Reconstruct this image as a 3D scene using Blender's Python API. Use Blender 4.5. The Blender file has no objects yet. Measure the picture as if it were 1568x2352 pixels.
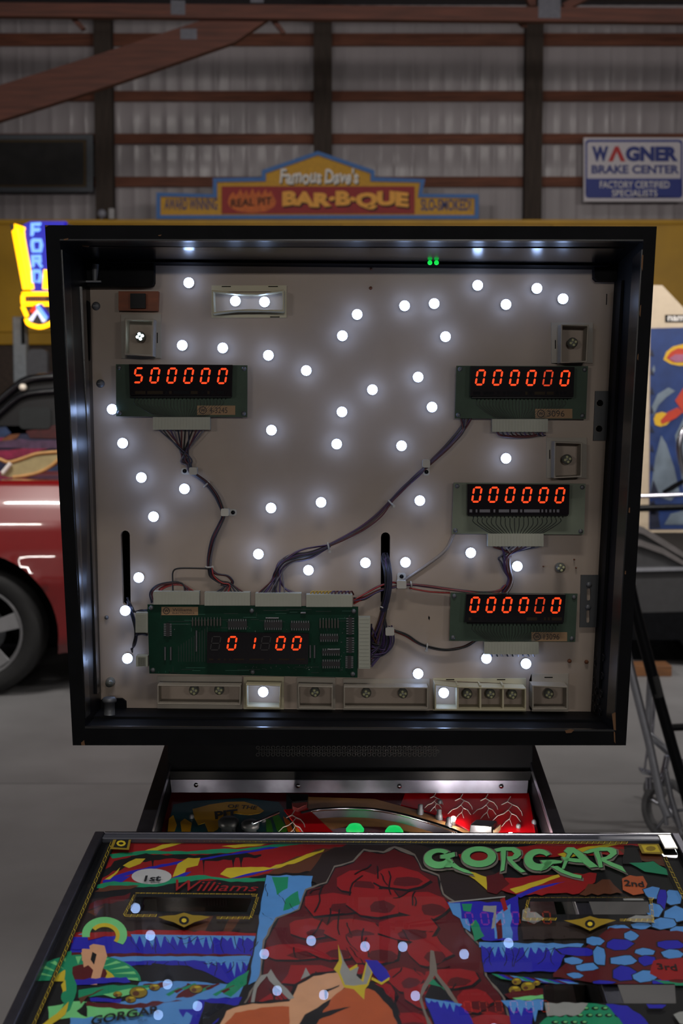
import bpy, math, random
from mathutils import Vector, Matrix
from mathutils.geometry import tessellate_polygon
C = bpy.context.scene.collection
SC = bpy.context.scene
# ------------------------------------------------------------------ camera, light, exposure
F = 3000.0                      # focal length in pixels of the 1568 x 2352 frame
TH = math.radians(4.2)          # camera looks slightly down
EYE = Vector((0, 0, 1.5))
cd = bpy.data.cameras.new('camera'); cam = bpy.data.objects.new('camera', cd); C.objects.link(cam)
cd.sensor_fit = 'VERTICAL'; cd.sensor_height = 36; cd.lens = 36 * F / 2352
cam.location = EYE; cam.rotation_euler = (math.pi / 2 - TH, 0, 0); cd.clip_start = .05; cd.clip_end = 100
cd.dof.use_dof = True; cd.dof.focus_distance = 1.85; cd.dof.aperture_fstop = 8.0
SC.camera = cam
w = bpy.data.worlds.new('world'); SC.world = w; w.use_nodes = True
w.node_tree.nodes['Background'].inputs[0].default_value = (.8, .85, 1, 1)
w.node_tree.nodes['Background'].inputs[1].default_value = .02
SC.view_settings.view_transform = 'Standard'; SC.view_settings.look = 'None'
SC.view_settings.exposure = 0; SC.view_settings.gamma = 1; SC.view_settings.use_curve_mapping = False
# shop tubes and added fill and glint lamps, all outside the frame (x, y, z, watts)
STRIP_FILLS = [(-4, -6.5, 2.75, 52, 82), (0.5, -6.5, 2.75, 62, 82), (5, -6.5, 2.75, 52, 82),
          (-6.5, 5, 4.3, 22, 62), (-2.0, 5.5, 4.0, 130, 78), (2.2, 5.5, 4.0, 140, 78), (6.5, 5, 4.3, 120, 66),
          (-3.4, 2.5, 4.8, 95, 0), (3.8, 2.5, 4.8, 95, 0), (0.2, 0.3, 4.6, 36, 0), (-2.3, 14.6, 6.3, 9, 60), (2.7, 14.6, 6.3, 9, 60), (2.19, 8.0, 4.93, 13, 0)]
for i, (x, y, z, p, tilt) in enumerate(STRIP_FILLS):
    ld = bpy.data.lights.new('strip_fill_light', 'AREA'); ld.shape = 'RECTANGLE'; ld.size = 1.25; ld.size_y = .16
    ld.energy = p
    if y == 8.0: ld.size = .26  # small lamp added for the highlight on the glass corner
    ld.color = (1, .95, .9)
    lo = bpy.data.objects.new('strip_fill_light', ld); lo.location = (x, y, z); lo.rotation_euler = (math.radians(tilt), 0, 1.33 if (y == 8.0) else 0); C.objects.link(lo)

# ------------------------------------------------------------------ helpers
def S(r, g, b):
    f = lambda c: (c / 255 / 12.92) if c / 255 <= .04045 else ((c / 255 + .055) / 1.055) ** 2.4
    return (f(r), f(g), f(b))
MATS = {}
def pm(name, rgb, rough=.5, metal=0., var=.12, scale=25., bump=0., coat=0., spec=.5, stretch=None, emit=None, es=1.0):
    """procedural material: base colour broken up by noise, optional fine relief"""
    if name in MATS: return MATS[name]
    m = bpy.data.materials.new(name); m.use_nodes = True; nt = m.node_tree; N = nt.nodes; L = nt.links
    b = N['Principled BSDF']; c = S(*rgb)
    b.inputs['Roughness'].default_value = rough; b.inputs['Metallic'].default_value = metal
    b.inputs['Coat Weight'].default_value = coat; b.inputs['Coat Roughness'].default_value = .03
    b.inputs['Specular IOR Level'].default_value = spec
    b.inputs['Base Color'].default_value = (*c, 1)
    if emit is not None:
        b.inputs['Emission Color'].default_value = (*S(*emit), 1); b.inputs['Emission Strength'].default_value = es
    elif var > 0:
        tc = N.new('ShaderNodeTexCoord'); mp = N.new('ShaderNodeMapping'); nz = N.new('ShaderNodeTexNoise'); rp = N.new('ShaderNodeValToRGB')
        if stretch: mp.inputs['Scale'].default_value = stretch
        nz.inputs['Scale'].default_value = scale; nz.inputs['Detail'].default_value = 5
        L.new(tc.outputs['Object'], mp.inputs[0]); L.new(mp.outputs[0], nz.inputs['Vector']); L.new(nz.outputs['Fac'], rp.inputs[0])
        rp.color_ramp.elements[0].position = .3; rp.color_ramp.elements[1].position = .7
        rp.color_ramp.elements[0].color = (*[max(0, x * (1 - var)) for x in c], 1)
        rp.color_ramp.elements[1].color = (*[min(1, x * (1 + var)) for x in c], 1)
        L.new(rp.outputs[0], b.inputs['Base Color'])
        if bump > 0:
            bp = N.new('ShaderNodeBump'); bp.inputs['Strength'].default_value = bump; bp.inputs['Distance'].default_value = .004
            L.new(nz.outputs['Fac'], bp.inputs['Height']); L.new(bp.outputs[0], b.inputs['Normal'])
    MATS[name] = m
    return m
def glass(name, tint=(1, 1, 1), ior=1.5, rough=0.0):
    if name in MATS: return MATS[name]
    m = bpy.data.materials.new(name); m.use_nodes = True; nt = m.node_tree; N = nt.nodes; L = nt.links
    N.remove(N['Principled BSDF']); o = N['Material Output']
    t = N.new('ShaderNodeBsdfTransparent'); t.inputs[0].default_value = (*tint, 1)
    g = N.new('ShaderNodeBsdfGlossy'); g.inputs['Roughness'].default_value = rough
    f = N.new('ShaderNodeFresnel'); f.inputs[0].default_value = ior
    x = N.new('ShaderNodeMixShader'); ge = N.new('ShaderNodeNewGeometry'); sb_ = N.new('ShaderNodeMath'); sb_.operation = 'SUBTRACT'; sb_.inputs[0].default_value = 1; mu = N.new('ShaderNodeMath'); mu.operation = 'MULTIPLY'
    L.new(ge.outputs['Backfacing'], sb_.inputs[1]); L.new(sb_.outputs[0], mu.inputs[0]); L.new(f.outputs[0], mu.inputs[1]); L.new(mu.outputs[0], x.inputs[0]); L.new(t.outputs[0], x.inputs[1]); L.new(g.outputs[0], x.inputs[2])
    L.new(x.outputs[0], o.inputs[0]); MATS[name] = m
    return m

def ray(px, py):
    u = (px - 784) / F; v = (1176 - py) / F
    return Vector((u, math.cos(TH) + v * math.sin(TH), -math.sin(TH) + v * math.cos(TH)))
def at(px, py, Y):                       # point seen at a pixel, on the upright plane y = Y
    d = ray(px, py); return EYE + d * (Y / d.y)
def on(px, py, P, n):                    # ... on any plane
    d = ray(px, py); return EYE + d * ((P - EYE).dot(n) / d.dot(n))

class M:
    def __init__(s): s.v = []; s.f = []; s.m = []; s.sm = []
    def add(s, vs, fs, mi=0, smooth=False):
        o = len(s.v); s.v += [Vector(v) for v in vs]
        for f in fs: s.f.append([i + o for i in f]); s.m.append(mi); s.sm.append(smooth)
        return s
    def quad(s, a, b, c, d, mi=0): return s.add([a, b, c, d], [(0, 1, 2, 3)], mi)
    def poly(s, pts, mi=0):
        if len(pts) <= 4: return s.add(pts, [tuple(range(len(pts)))], mi)
        return s.add(pts, tessellate_polygon([[Vector(p) for p in pts]]), mi)
    def holed(s, outer, holes, mi=0):
        allp = list(outer)
        for h in holes: allp += list(h)
        return s.add(allp, tessellate_polygon([[Vector(p) for p in outer]] + [[Vector(p) for p in h] for h in holes]), mi)
    def hexa(s, b, t, mi=0):
        return s.add(list(b) + list(t), [(3, 2, 1, 0), (4, 5, 6, 7), (0, 1, 5, 4), (1, 2, 6, 5), (2, 3, 7, 6), (3, 0, 4, 7)], mi)
    def box(s, x0, x1, y0, y1, z0, z1, mi=0):
        return s.hexa([(x0, y0, z0), (x1, y0, z0), (x1, y1, z0), (x0, y1, z0)], [(x0, y0, z1), (x1, y0, z1), (x1, y1, z1), (x0, y1, z1)], mi)
    def prism(s, pts, vec, mi=0, side=None):
        pts = [Vector(p) for p in pts]; vec = Vector(vec); n = len(pts); side = mi if side is None else side
        s.poly(pts, mi); s.poly([p + vec for p in pts][::-1], mi)
        s.add(pts + [p + vec for p in pts], [(i, (i + 1) % n, n + (i + 1) % n, n + i) for i in range(n)], side)
        return s
    def ring(s, outer, inner, vec, mi=0):
        """frame with matching outer / inner loops, extruded by vec"""
        n = len(outer); vec = Vector(vec); P = [Vector(p) for p in list(outer) + list(inner)]; P += [p + vec for p in P]
        f = []
        for i in range(n):
            j = (i + 1) % n
            f += [(i, j, n + j, n + i), (2 * n + i, 3 * n + i, 3 * n + j, 2 * n + j), (i, 2 * n + i, 2 * n + j, j), (n + i, n + j, 3 * n + j, 3 * n + i)]
        return s.add(P, f, mi)
    def tube(s, pts, r, n=8, mi=0, caps=True):
        pts = [Vector(p) for p in pts]; k = len(pts); rs = r if isinstance(r, (list, tuple)) else [r] * k
        vs = []; up = None
        for i in range(k):
            t = (pts[min(i + 1, k - 1)] - pts[max(i - 1, 0)])
            t = t.normalized() if t.length > 1e-9 else Vector((0, 0, 1))
            if up is None: up = Vector((0, 0, 1)) if abs(t.z) < .9 else Vector((0, 1, 0))
            a = t.cross(up)
            if a.length < 1e-6: a = t.cross(Vector((1, 0, 0)))
            a.normalize(); b = a.cross(t).normalized(); up = b
            vs += [pts[i] + (a * math.cos(2 * math.pi * j / n) + b * math.sin(2 * math.pi * j / n)) * rs[i] for j in range(n)]
        fs = [(i * n + j, i * n + (j + 1) % n, (i + 1) * n + (j + 1) % n, (i + 1) * n + j) for i in range(k - 1) for j in range(n)]
        s.add(vs, fs, mi, True)
        if caps:
            s.add(vs[:n][::-1], [tuple(range(n))], mi); s.add(vs[-n:], [tuple(range(n))], mi)
        return s
    def lathe(s, c, ax, prof, n=20, mi=0, smooth=True):
        c = Vector(c); ax = Vector(ax).normalized(); u = ax.orthogonal().normalized(); v = ax.cross(u); k = len(prof)
        vs = [c + ax * h + (u * math.cos(2 * math.pi * j / n) + v * math.sin(2 * math.pi * j / n)) * r for r, h in prof for j in range(n)]
        fs = [(i * n + j, i * n + (j + 1) % n, (i + 1) * n + (j + 1) % n, (i + 1) * n + j) for i in range(k - 1) for j in range(n)]
        return s.add(vs, fs, mi, smooth)
    def build(s, name, mats, parent=None, o=None, bevel=0., kind=None, seg=2):
        o = Vector(o) if o is not None else Vector(s.v[0])
        me = bpy.data.meshes.new(name); me.from_pydata([tuple(v - o) for v in s.v], [], s.f)
        for m in (mats if isinstance(mats, (list, tuple)) else [mats]): me.materials.append(m)
        me.polygons.foreach_set('material_index', s.m); me.polygons.foreach_set('use_smooth', s.sm); me.update()
        return link(name, me, parent, o, bevel, kind, seg)
WL = {}
def link(name, me, parent, o, bevel=0., kind=None, seg=2):
    ob = bpy.data.objects.new(name, me); C.objects.link(ob); o = Vector(o)
    WL[ob.name] = o
    if parent is not None: ob.parent = parent; ob.location = o - WL[parent.name]
    else: ob.location = o
    if bevel:
        b = ob.modifiers.new('bevel', 'BEVEL'); b.width = bevel; b.segments = seg; b.limit_method = 'ANGLE'
    if kind: ob['kind'] = kind
    return ob
def thing(name, label, cat, o, group=None):
    e = bpy.data.objects.new(name, None); e.empty_display_size = .1; C.objects.link(e); e.location = o; WL[e.name] = Vector(o)
    e['label'] = label; e['category'] = cat
    if group: e['group'] = group
    return e
def tag(ob, label, cat, group=None):
    ob['label'] = label; ob['category'] = cat
    if group: ob['group'] = group
    return ob
def subdiv(pts, k=6):                     # smooth curve through points (Catmull-Rom)
    P = [Vector(p) for p in pts]; P = [P[0] * 2 - P[1]] + P + [P[-1] * 2 - P[-2]]; out = []
    for i in range(1, len(P) - 2):
        for j in range(k):
            t = j / k; a, b, c, d = P[i - 1:i + 3]
            out.append(.5 * ((2 * b) + (c - a) * t + (2 * a - 5 * b + 4 * c - d) * t * t + (3 * b - a - 3 * c + d) * t ** 3))
    out.append(P[-2]); return out
TXT = {}
def glyphs(body, bold=0., shear=0., spacing=1.):
    k = (body, bold, shear, spacing)
    if k not in TXT:
        cu = bpy.data.curves.new('t', 'FONT'); cu.body = body; cu.offset = bold; cu.shear = shear; cu.space_character = spacing; cu.resolution_u = 3
        ob = bpy.data.objects.new('t', cu); C.objects.link(ob)
        dg = bpy.context.evaluated_depsgraph_get(); me = ob.evaluated_get(dg).to_mesh()
        vs = [v.co.copy() for v in me.vertices]; fs = [tuple(p.vertices) for p in me.polygons]
        ob.evaluated_get(dg).to_mesh_clear(); bpy.data.objects.remove(ob); bpy.data.curves.remove(cu)
        x0 = min(v.x for v in vs); x1 = max(v.x for v in vs); y0 = min(v.y for v in vs); y1 = max(v.y for v in vs)
        TXT[k] = ([((v.x - x0) / (x1 - x0), (v.y - y0) / (y1 - y0)) for v in vs], fs)
    return TXT[k]
def text(m, body, box, fn, mi=0, bold=0., shear=0., spacing=1., warp=None):
    """letters fitted into a pixel box (x0,y0,x1,y1) or 4 corners TL TR BR BL, laid on a surface by fn(px,py)"""
    vs, fs = glyphs(body, bold, shear, spacing)
    if len(box) == 4 and not isinstance(box[0], tuple):
        x0, y0, x1, y1 = box; box = [(x0, y0), (x1, y0), (x1, y1), (x0, y1)]
    tl, tr, br, bl = box; out = []
    for s, t in vs:
        if warp: s, t = warp(s, t)
        x = (tl[0] * (1 - s) + tr[0] * s) * t + (bl[0] * (1 - s) + br[0] * s) * (1 - t)
        y = (tl[1] * (1 - s) + tr[1] * s) * t + (bl[1] * (1 - s) + br[1] * s) * (1 - t)
        out.append(fn(x, y))
    m.add(out, fs, mi)
def rect(x0, y0, x1, y1): return [(x0, y0), (x1, y0), (x1, y1), (x0, y1)]
def rrect(x0, y0, x1, y1, r, n=4):
    out = []
    for cx, cy, a in ((x1 - r, y0 + r, -90), (x1 - r, y1 - r, 0), (x0 + r, y1 - r, 90), (x0 + r, y0 + r, 180)):
        out += [(cx + r * math.cos(math.radians(a + 90 * i / n)), cy + r * math.sin(math.radians(a + 90 * i / n))) for i in range(n + 1)]
    return out
def ell(cx, cy, rx, ry, n=20): return [(cx + rx * math.cos(2 * math.pi * i / n), cy + ry * math.sin(2 * math.pi * i / n)) for i in range(n)]

# ------------------------------------------------------------------ materials
concrete = pm('concrete', (112, 111, 112), .55, var=.22, scale=1.3, bump=.05)
joint = pm('joint', (40, 40, 40), .9)
steel_white = pm('painted_steel', (150, 143, 146), .26, var=.06, scale=1.5)
lumber = pm('lumber', (100, 56, 38), .75, var=.35, scale=5, stretch=(.4, 6, 6))
truss_wood_dimmed = pm('truss_wood_dimmed', (74, 38, 27), .75, var=.35, scale=5, stretch=(.4, 6, 6))  # lumber darkened in its colour because the truss hangs nearer the lamps
lumber_dark = pm('treated_post', (56, 46, 40), .85, var=.3, scale=5, stretch=(6, 6, .5))
roof_mat = pm('roof_dark', (60, 56, 60), .8)
gusset_mat = pm('galvanised_plate', (84, 84, 92), .5, .5)
yellow = pm('yellow_paint', (178, 134, 2), .5, var=.15, scale=2)
brown_panel = pm('brown_panel', (60, 46, 38), .7, var=.3)
black = pm('black_paint', (9, 10, 13), .6, var=.3, spec=.08)
black_gloss = pm('black_gloss', (8, 9, 14), .27, var=.1, spec=.5)
black_mirror = pm('black_enamel', (8, 9, 14), .19, var=.1, spec=1.0)
black_satin = pm('black_satin', (6, 7, 10), .34, var=.2, spec=.14)
black_void = pm('black_void', (4, 4, 5), .9, var=0, spec=.1)
worn_wood = pm('worn_wood', (98, 68, 42), .8, var=.3)
chrome = pm('chrome', (190, 190, 200), .16, 1., var=.03)
brushed = pm('brushed_steel', (104, 104, 116), .3, .9, var=.1, scale=60)
alu = pm('aluminium', (170, 172, 180), .34, .85, var=.06)
zinc = pm('zinc', (96, 98, 102), .5, .45, var=.15)
# ------------------------------------------------------------------ the barn: floor, walls, roof truss
rnd = random.Random(4)
YW = 18.6
m = M(); m.box(-14, 14, -8, 19.2, -.3, -.012); floor = m.build('floor', joint, None, (0, 0, -.15), kind='structure')
xs = [-14, -7.6, -2.6, 2.4, 7.4, 14]; ys = [-8, -4.75, .25, 5.25, 10.25, 15.25, 19.2]
for i in range(5):
    for j in range(6):
        m = M(); m.box(xs[i] + .004, xs[i + 1] - .004, ys[j] + .004, ys[j + 1] - .004, -.05, 0)
        m.build('slab', concrete, floor, ((xs[i] + xs[i + 1]) / 2, (ys[j] + ys[j + 1]) / 2, -.02))
m = M(); m.box(-14, 14, YW + .06, YW + .2, 0, 7.2); wall = m.build('wall_back', roof_mat, None, (0, YW + .1, 3.6), kind='structure')
gz = [at(740, y, YW - .25).z for y in (412, 312, 213, 82)]
rows = sorted([0, .6, 1.2, 1.8, 2.4, 3.0, gz[0], gz[1], gz[2], gz[3], 7.19])
zz = []
for a, b in zip(rows, rows[1:]): zz += [(a + (b - a) * k / 7, math.sin(math.pi * k / 7) ** 2) for k in range(7)]
zz.append((rows[-1], 0))
prof = []
for k in range(4):
    for dx, dy in ((0, 0), (.03, .0), (.10, .004), (.165, 0), (.185, -.006), (.205, -.006)): prof.append((k * .2285 + dx, dy))
prof.append((.914, 0))
sheets = []
for q in range(3):
    r2 = random.Random(q); m = M(); n = len(prof); amp = [r2.uniform(.006, .02) for _ in range(n)]
    vs = [(x, dy - am * b * (1 + .3 * math.sin(z * 3 + q)), z) for (z, b) in zz for (x, dy), am in zip(prof, amp)]
    m.add(vs, [(i * n + j, i * n + j + 1, (i + 1) * n + j + 1, (i + 1) * n + j) for i in range(len(zz) - 1) for j in range(n - 1)], 0, True)
    ob = m.build('steel_sheet', steel_white, wall, (0, 0, 0)) if q == 0 else None
    sheets.append(ob.data if ob else None)
    if ob: bpy.data.objects.remove(ob)
    else:
        me = bpy.data.meshes.new('steel_sheet'); me.from_pydata([tuple(v) for v in m.v], [], m.f); me.materials.append(steel_white)
        me.polygons.foreach_set('use_smooth', m.sm); sheets[-1] = me
for i in range(30): link('steel_sheet', sheets[i % 3], wall, (-13.6 + i * .914, YW, 0))
posts = [(217, 257), (720, 762), (1206, 1246)]
px_edges = [-14] + [at((a + b) / 2, 300, YW - .3).x for a, b in posts] + [14]
for z in (.3, 1.0, 1.7, 2.4, 3.1, gz[0], gz[1], gz[2], gz[3]):
    hh = .07 if z < gz[3] - .01 else .085
    for a, b in zip(px_edges, px_edges[1:]):
        m = M(); m.box(a, b, YW - .075, YW - .03, z - hh, z + hh)
        m.build('girt', lumber, wall, ((a + b) / 2, YW - .05, z), bevel=.004)
for a, b in posts:
    x0 = at(a, 300, YW - .3).x; x1 = at(b, 300, YW - .3).x
    m = M(); m.box(x0, x1, YW - .3, YW - .075, 0, 7.1); m.build('post', lumber_dark, wall, (x0, YW - .2, 3), bevel=.006)
m = M(); m.box(-14.2, -14, -8, 19.2, 0, 7.2); m.build('wall_left', steel_white, None, (-14.1, 5, 3), kind='structure')
m = M(); m.box(14, 14.2, -8, 19.2, 0, 7.2); m.build('wall_right', steel_white, None, (14.1, 5, 3), kind='structure')
m = M(); m.box(-14, 14, -8.2, -8, 0, 7.2); m.build('wall_front', steel_white, None, (0, -8.1, 3), kind='structure')
m = M(); m.box(-14, 14, -8, 19.2, 7.2, 7.4); roof = m.build('ceiling', roof_mat, None, (0, 5, 7.3), kind='structure')
# roof truss: bottom chord, sloping web, gusset plates
YT = 12.3
def tpoly(name, pts, mat, y0, dy, par=roof, bev=.004):
    m = M(); m.prism([at(x, y, y0) for x, y in pts], (0, dy, 0)); return m.build(name, mat, par, at(*pts[0], y0), bevel=bev)
tpoly('chord', [(-900, -2), (784, 12), (2500, 26), (2500, 60), (784, 44), (-900, 28)], truss_wood_dimmed, YT, .09)
tpoly('chord', [(-900, -40), (784, -30), (2500, -20), (2500, 2), (784, -8), (-900, -14)], lumber_dark, YT + 2.2, .09)
tpoly('web', [(-1300, 600), (-60, 214), (215, 128), (470, 44), (615, 44), (540, 96), (270, 190), (-60, 296), (-1300, 680)], truss_wood_dimmed, YT + .10, .09)
tpoly('web', [(470, 44), (500, 44), (492, 112), (472, 116)], truss_wood_dimmed, YT + .20, .06)
tpoly('web', [(620, 44), (634, 44), (656, 74), (648, 78)], truss_wood_dimmed, YT + .20, .06)
tpoly('web', [(158, 38), (172, 38), (196, 64), (186, 68)], truss_wood_dimmed, YT + .20, .06)
tpoly('web', [(1185, 46), (1205, 46), (1212, 60), (1200, 60)], truss_wood_dimmed, YT + .20, .06)
tpoly('web', [(1190, -60), (1222, -60), (1232, 12), (1216, 12)], truss_wood_dimmed, YT + .10, .09)
tpoly('web', [(1420, -60), (1290, 8), (1300, 22), (1445, -50)], truss_wood_dimmed, YT + .10, .09)
for q in ([(392, 0), (425, 1), (425, 34), (392, 33)], [(1236, -20), (1287, -20), (1287, 42), (1236, 41)], [(575, -25), (605, -25), (605, 6), (575, 6)]):
    tpoly('gusset_plate', q, gusset_mat, YT - .003, .003, bev=0)
tpoly('gusset_plate', [(414, 66), (452, 66), (452, 90), (414, 90)], gusset_mat, YT + .097, .003, bev=0)
# yellow shop front partition in front of the back wall
YP0 = 17.5
z0 = at(784, 505, YP0).z; z1 = at(784, 762, YP0).z; z2 = at(784, 792, YP0).z
m = M(); m.box(-13.9, 13.9, YP0 + .03, YP0 + .25, 0, z0 - .03); part = m.build('wall_partition', brown_panel, None, (0, YP0 + .1, 1), kind='structure')
nx = 10; wd = 27.8 / nx
for i in range(nx):
    m = M(); m.box(-13.9 + i * wd + .003, -13.9 + (i + 1) * wd - .003, YP0, YP0 + .028, z1, z0 - .06); m.build('fascia_panel', yellow, part, (-13.9 + (i + .5) * wd, YP0, (z0 + z1) / 2))
m = M(); m.box(-13.9, 13.9, YP0 - .05, YP0 + .3, z0 - .06, z0); m.build('cap_rail', yellow, part, (0, YP0, z0), bevel=.01)
m = M(); m.box(-13.9, 13.9, YP0 - .04, YP0 + .028, z2, z1 - .01); m.build('bottom_rail', yellow, part, (0, YP0, z1), bevel=.01)
for i in range(12):
    m = M(); m.box(-13.8 + i * 2.3 + .02, -13.8 + (i + 1) * 2.3 - .02, YP0 + .01, YP0 + .03, .05, z2 - .02); m.build('brown_board', brown_panel, part, (-13.8 + i * 2.3, YP0, .5))

# ------------------------------------------------------------------ barbecue sign on top of the partition
blue_edge = pm('sign_blue', (58, 104, 165), .6, var=.1); sign_yel = pm('sign_yellow', (190, 140, 24), .6, var=.1); sign_red = pm('sign_red', (140, 20, 22), .6, var=.1)
let_or = pm('letter_amber', (225, 158, 60), .6, var=.1); let_wh = pm('letter_white', (215, 210, 205), .6, var=0); let_bk = pm('letter_black', (14, 12, 12), .7, var=0); flame_or = pm('flame_orange', (190, 92, 28), .6, var=.2)
let_blue = pm('letter_blue', (38, 48, 100), .6, var=0)
YS = 17.42
bbq = thing('restaurant_sign', 'wide stepped blue and yellow barbecue sign with peaked top standing on the yellow partition', 'sign', at(730, 503, YS + .05))
outer = [(359, 503), (359, 442), (489, 446), (489, 409), (601, 407), (601, 391), (729.5, 347), (860, 391), (860, 407), (976, 411), (969, 445), (1099, 446), (1099, 503)]
inner = [(368, 494), (368, 451), (498, 454), (498, 418), (610, 416), (610, 398), (729.5, 356), (851, 398), (851, 416), (965, 419), (960, 453), (1090, 455), (1090, 494)]
m = M(); m.prism([at(x, y, YS + .03) for x, y in inner], (0, .04, 0)); fbd = m.build('face_board', sign_yel, bbq, at(730, 450, YS))
m = M(); m.ring([at(x, y, YS) for x, y in outer], [at(x, y, YS) for x, y in inner], (0, .09, 0)); m.build('blue_border', blue_edge, bbq, at(360, 500, YS))
fs = lambda d: (lambda x, y: at(x, y, YS + .03 - d))
m = M(); m.prism([at(x, y, YS + .015) for x, y in rect(509, 428, 952, 491)], (0, .015, 0)); rpn = m.build('red_panel', sign_red, bbq, at(730, 450, YS))
m = M()
fl = [(523, 464), (527, 450), (536, 440), (540, 450), (546, 444), (552, 433), (558, 448), (566, 436), (571, 450), (580, 432), (586, 447), (594, 436), (600, 449), (610, 433), (614, 446), (622, 438), (627, 450), (634, 462), (630, 474), (612, 485), (580, 489), (545, 485), (528, 476)]
m.prism([fs(.018)(x, y) for x, y in fl], (0, .003, 0)); m.build('flame_emblem', flame_or, rpn, at(580, 464, YS))
m = M(); text(m, 'REAL PIT', [(530, 458), (624, 452), (624, 470), (530, 476)], fs(.024), 0, .02); m.build('lettering', let_bk, rpn, at(580, 464, YS))
wob = lambda s, t: (s, t + .06 * math.sin(s * 17))
for d, dx, dy, mt in ((.020, 3, 4, let_bk), (.024, 0, 0, let_or)):
    m = M(); text(m, 'BAR·B·QUE', (648 + dx, 440 + dy, 938 + dx, 480 + dy), fs(d), 0, .06, warp=wob); m.build('lettering', mt, rpn, at(790, 460, YS))
for d, dx, dy, mt in ((.004, 2, 3, let_bk), (.008, 0, 0, let_wh)):
    m = M(); text(m, "Famous", (642 + dx, 388 + dy, 738 + dx, 422 + dy), fs(d), 0, .03, .12, warp=wob); m.build('lettering', mt, fbd, at(690, 400, YS)); m = M(); text(m, "Dave's", (745 + dx, 388 + dy, 823 + dx, 422 + dy), fs(d), 0, .03, .12, warp=wob); m.build('lettering', mt, fbd, at(730, 400, YS))
m = M(); text(m, 'AWARD WINNING', (378, 455, 499, 482), fs(.006), 0, .02); m.build('lettering', let_blue, fbd, at(440, 470, YS)); m = M(); text(m, 'SLO-SMOKED!', (966, 457, 1082, 484), fs(.006), 0, .02); m.build('lettering', let_blue, fbd, at(1020, 470, YS))
# brake sign on the wall
YB = 18.3
sw = pm('sign_white', (196, 190, 196), .5, var=.05); sb = pm('sign_navy', (24, 44, 130), .5, var=.05); sr = pm('sign_scarlet', (175, 30, 34), .5, var=.05); sn = pm('sign_letter_navy', (22, 40, 118), .5, var=0)
br = thing('brake_sign', 'white and navy brake service sign with rounded border hung on the wall at right', 'sign', at(1455, 390, YB + .05))
m = M(); m.prism([at(x, y, YB) for x, y in rect(1340, 316, 1574, 463)], (0, .05, 0)); sbd = m.build('sign_board', sw, br, at(1455, 390, YB), bevel=.01)
m = M(); fb = lambda d: (lambda x, y: at(x, y, YB - d))
ro = rrect(1344, 321, 1567, 455, 8); ri = rrect(1348, 326, 1563, 450, 6)
m.ring([fb(.004)(x, y) for x, y in ro], [fb(.004)(x, y) for x, y in ri], (0, .003, 0)); m.build('border', sb, sbd, at(1455, 322, YB))
m = M(); m.prism([fb(.004)(x, y) for x, y in rect(1346, 410, 1565, 453)], (0, .003, 0)); m.build('navy_field', sb, sbd, at(1455, 430, YB))
m = M(); f6 = fb(.006); text(m, 'W', (1359, 336, 1397, 371), f6, 0, .06); text(m, 'GNER', (1436, 336, 1557, 371), f6, 0, .06); text(m, 'BRAKE CENTER', (1358, 379, 1559, 399), f6, 0, .035); m.build('lettering', sn, sbd, at(1455, 360, YB))
m = M(); m.poly([f6(*p) for p in [(1396, 371), (1412, 336), (1420, 336), (1436, 371), (1425, 371), (1416, 349), (1407, 371)]]); m.build('red_letter', sr, sbd, at(1416, 360, YB))
m = M(); text(m, 'FACTORY CERTIFIED', (1377, 416, 1537, 432), f6, 0, .01); text(m, 'SPECIALISTS', (1405, 436, 1509, 451), f6, 0, .01); m.build('lettering', let_wh, sbd, at(1455, 430, YB))
# dark framed picture on the left wall
pf = pm('pewter_frame', (74, 78, 84), .5, .3); pd = pm('dark_canvas', (18, 16, 17), .35, var=.8, scale=6)
pc = thing('framed_picture', 'wide dark picture in a grey frame hung at the left of the back wall', 'picture', at(60, 375, YB + .06))
m = M(); m.ring([at(x, y, YB) for x, y in rect(-330, 308, 213, 441)], [at(x, y, YB) for x, y in rect(-318, 321, 198, 429)], (0, .06, 0)); m.build('frame', pf, pc, at(210, 310, YB), bevel=.008)
m = M(); m.prism([at(x, y, YB + .03) for x, y in rect(-318, 321, 198, 429)], (0, .02, 0)); m.build('canvas', pd, pc, at(60, 375, YB))
gl = pm('gold_liner', (70, 54, 28), .5, .4)
m = M(); m.ring([at(x, y, YB + .02) for x, y in rect(-318, 321, 198, 430)], [at(x, y, YB + .02) for x, y in rect(-313, 326, 192, 425)], (0, .012, 0)); m.build('liner', gl, pc, at(60, 375, YB))
# two small fittings on the cap rail
m = M(); c = at(233, 490, YS); g7 = pm('grey_plastic', (120, 120, 130), .5)
m.lathe(c + Vector((0, .1, 0)), (0, -1, 0), [(.0, .12), (.035, .12), (.055, .1), (.06, .04), (.05, 0), (0, 0)], 16)
sp = thing('security_lamp', 'small round grey lamp on the yellow cap rail below the left post', 'lamp', at(233, 504, YS))
m.build('lamp_head', g7, sp, c); m = M(); m.tube([at(233, 495, YS + .05), at(233, 506, YS + .05)], .015); m.build('stem', g7, sp, c)
m = M(); p = at(254, 478, YS); q = at(262, 503, YS); m.box(p.x - .03, q.x, YS, YS + .08, q.z, p.z)
tag(m.build('sensor_box', pm('box_white', (150, 148, 150), .5), None, (p.x, YS, q.z), bevel=.01), 'small white box on the yellow cap rail beside the left post', 'box')

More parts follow.
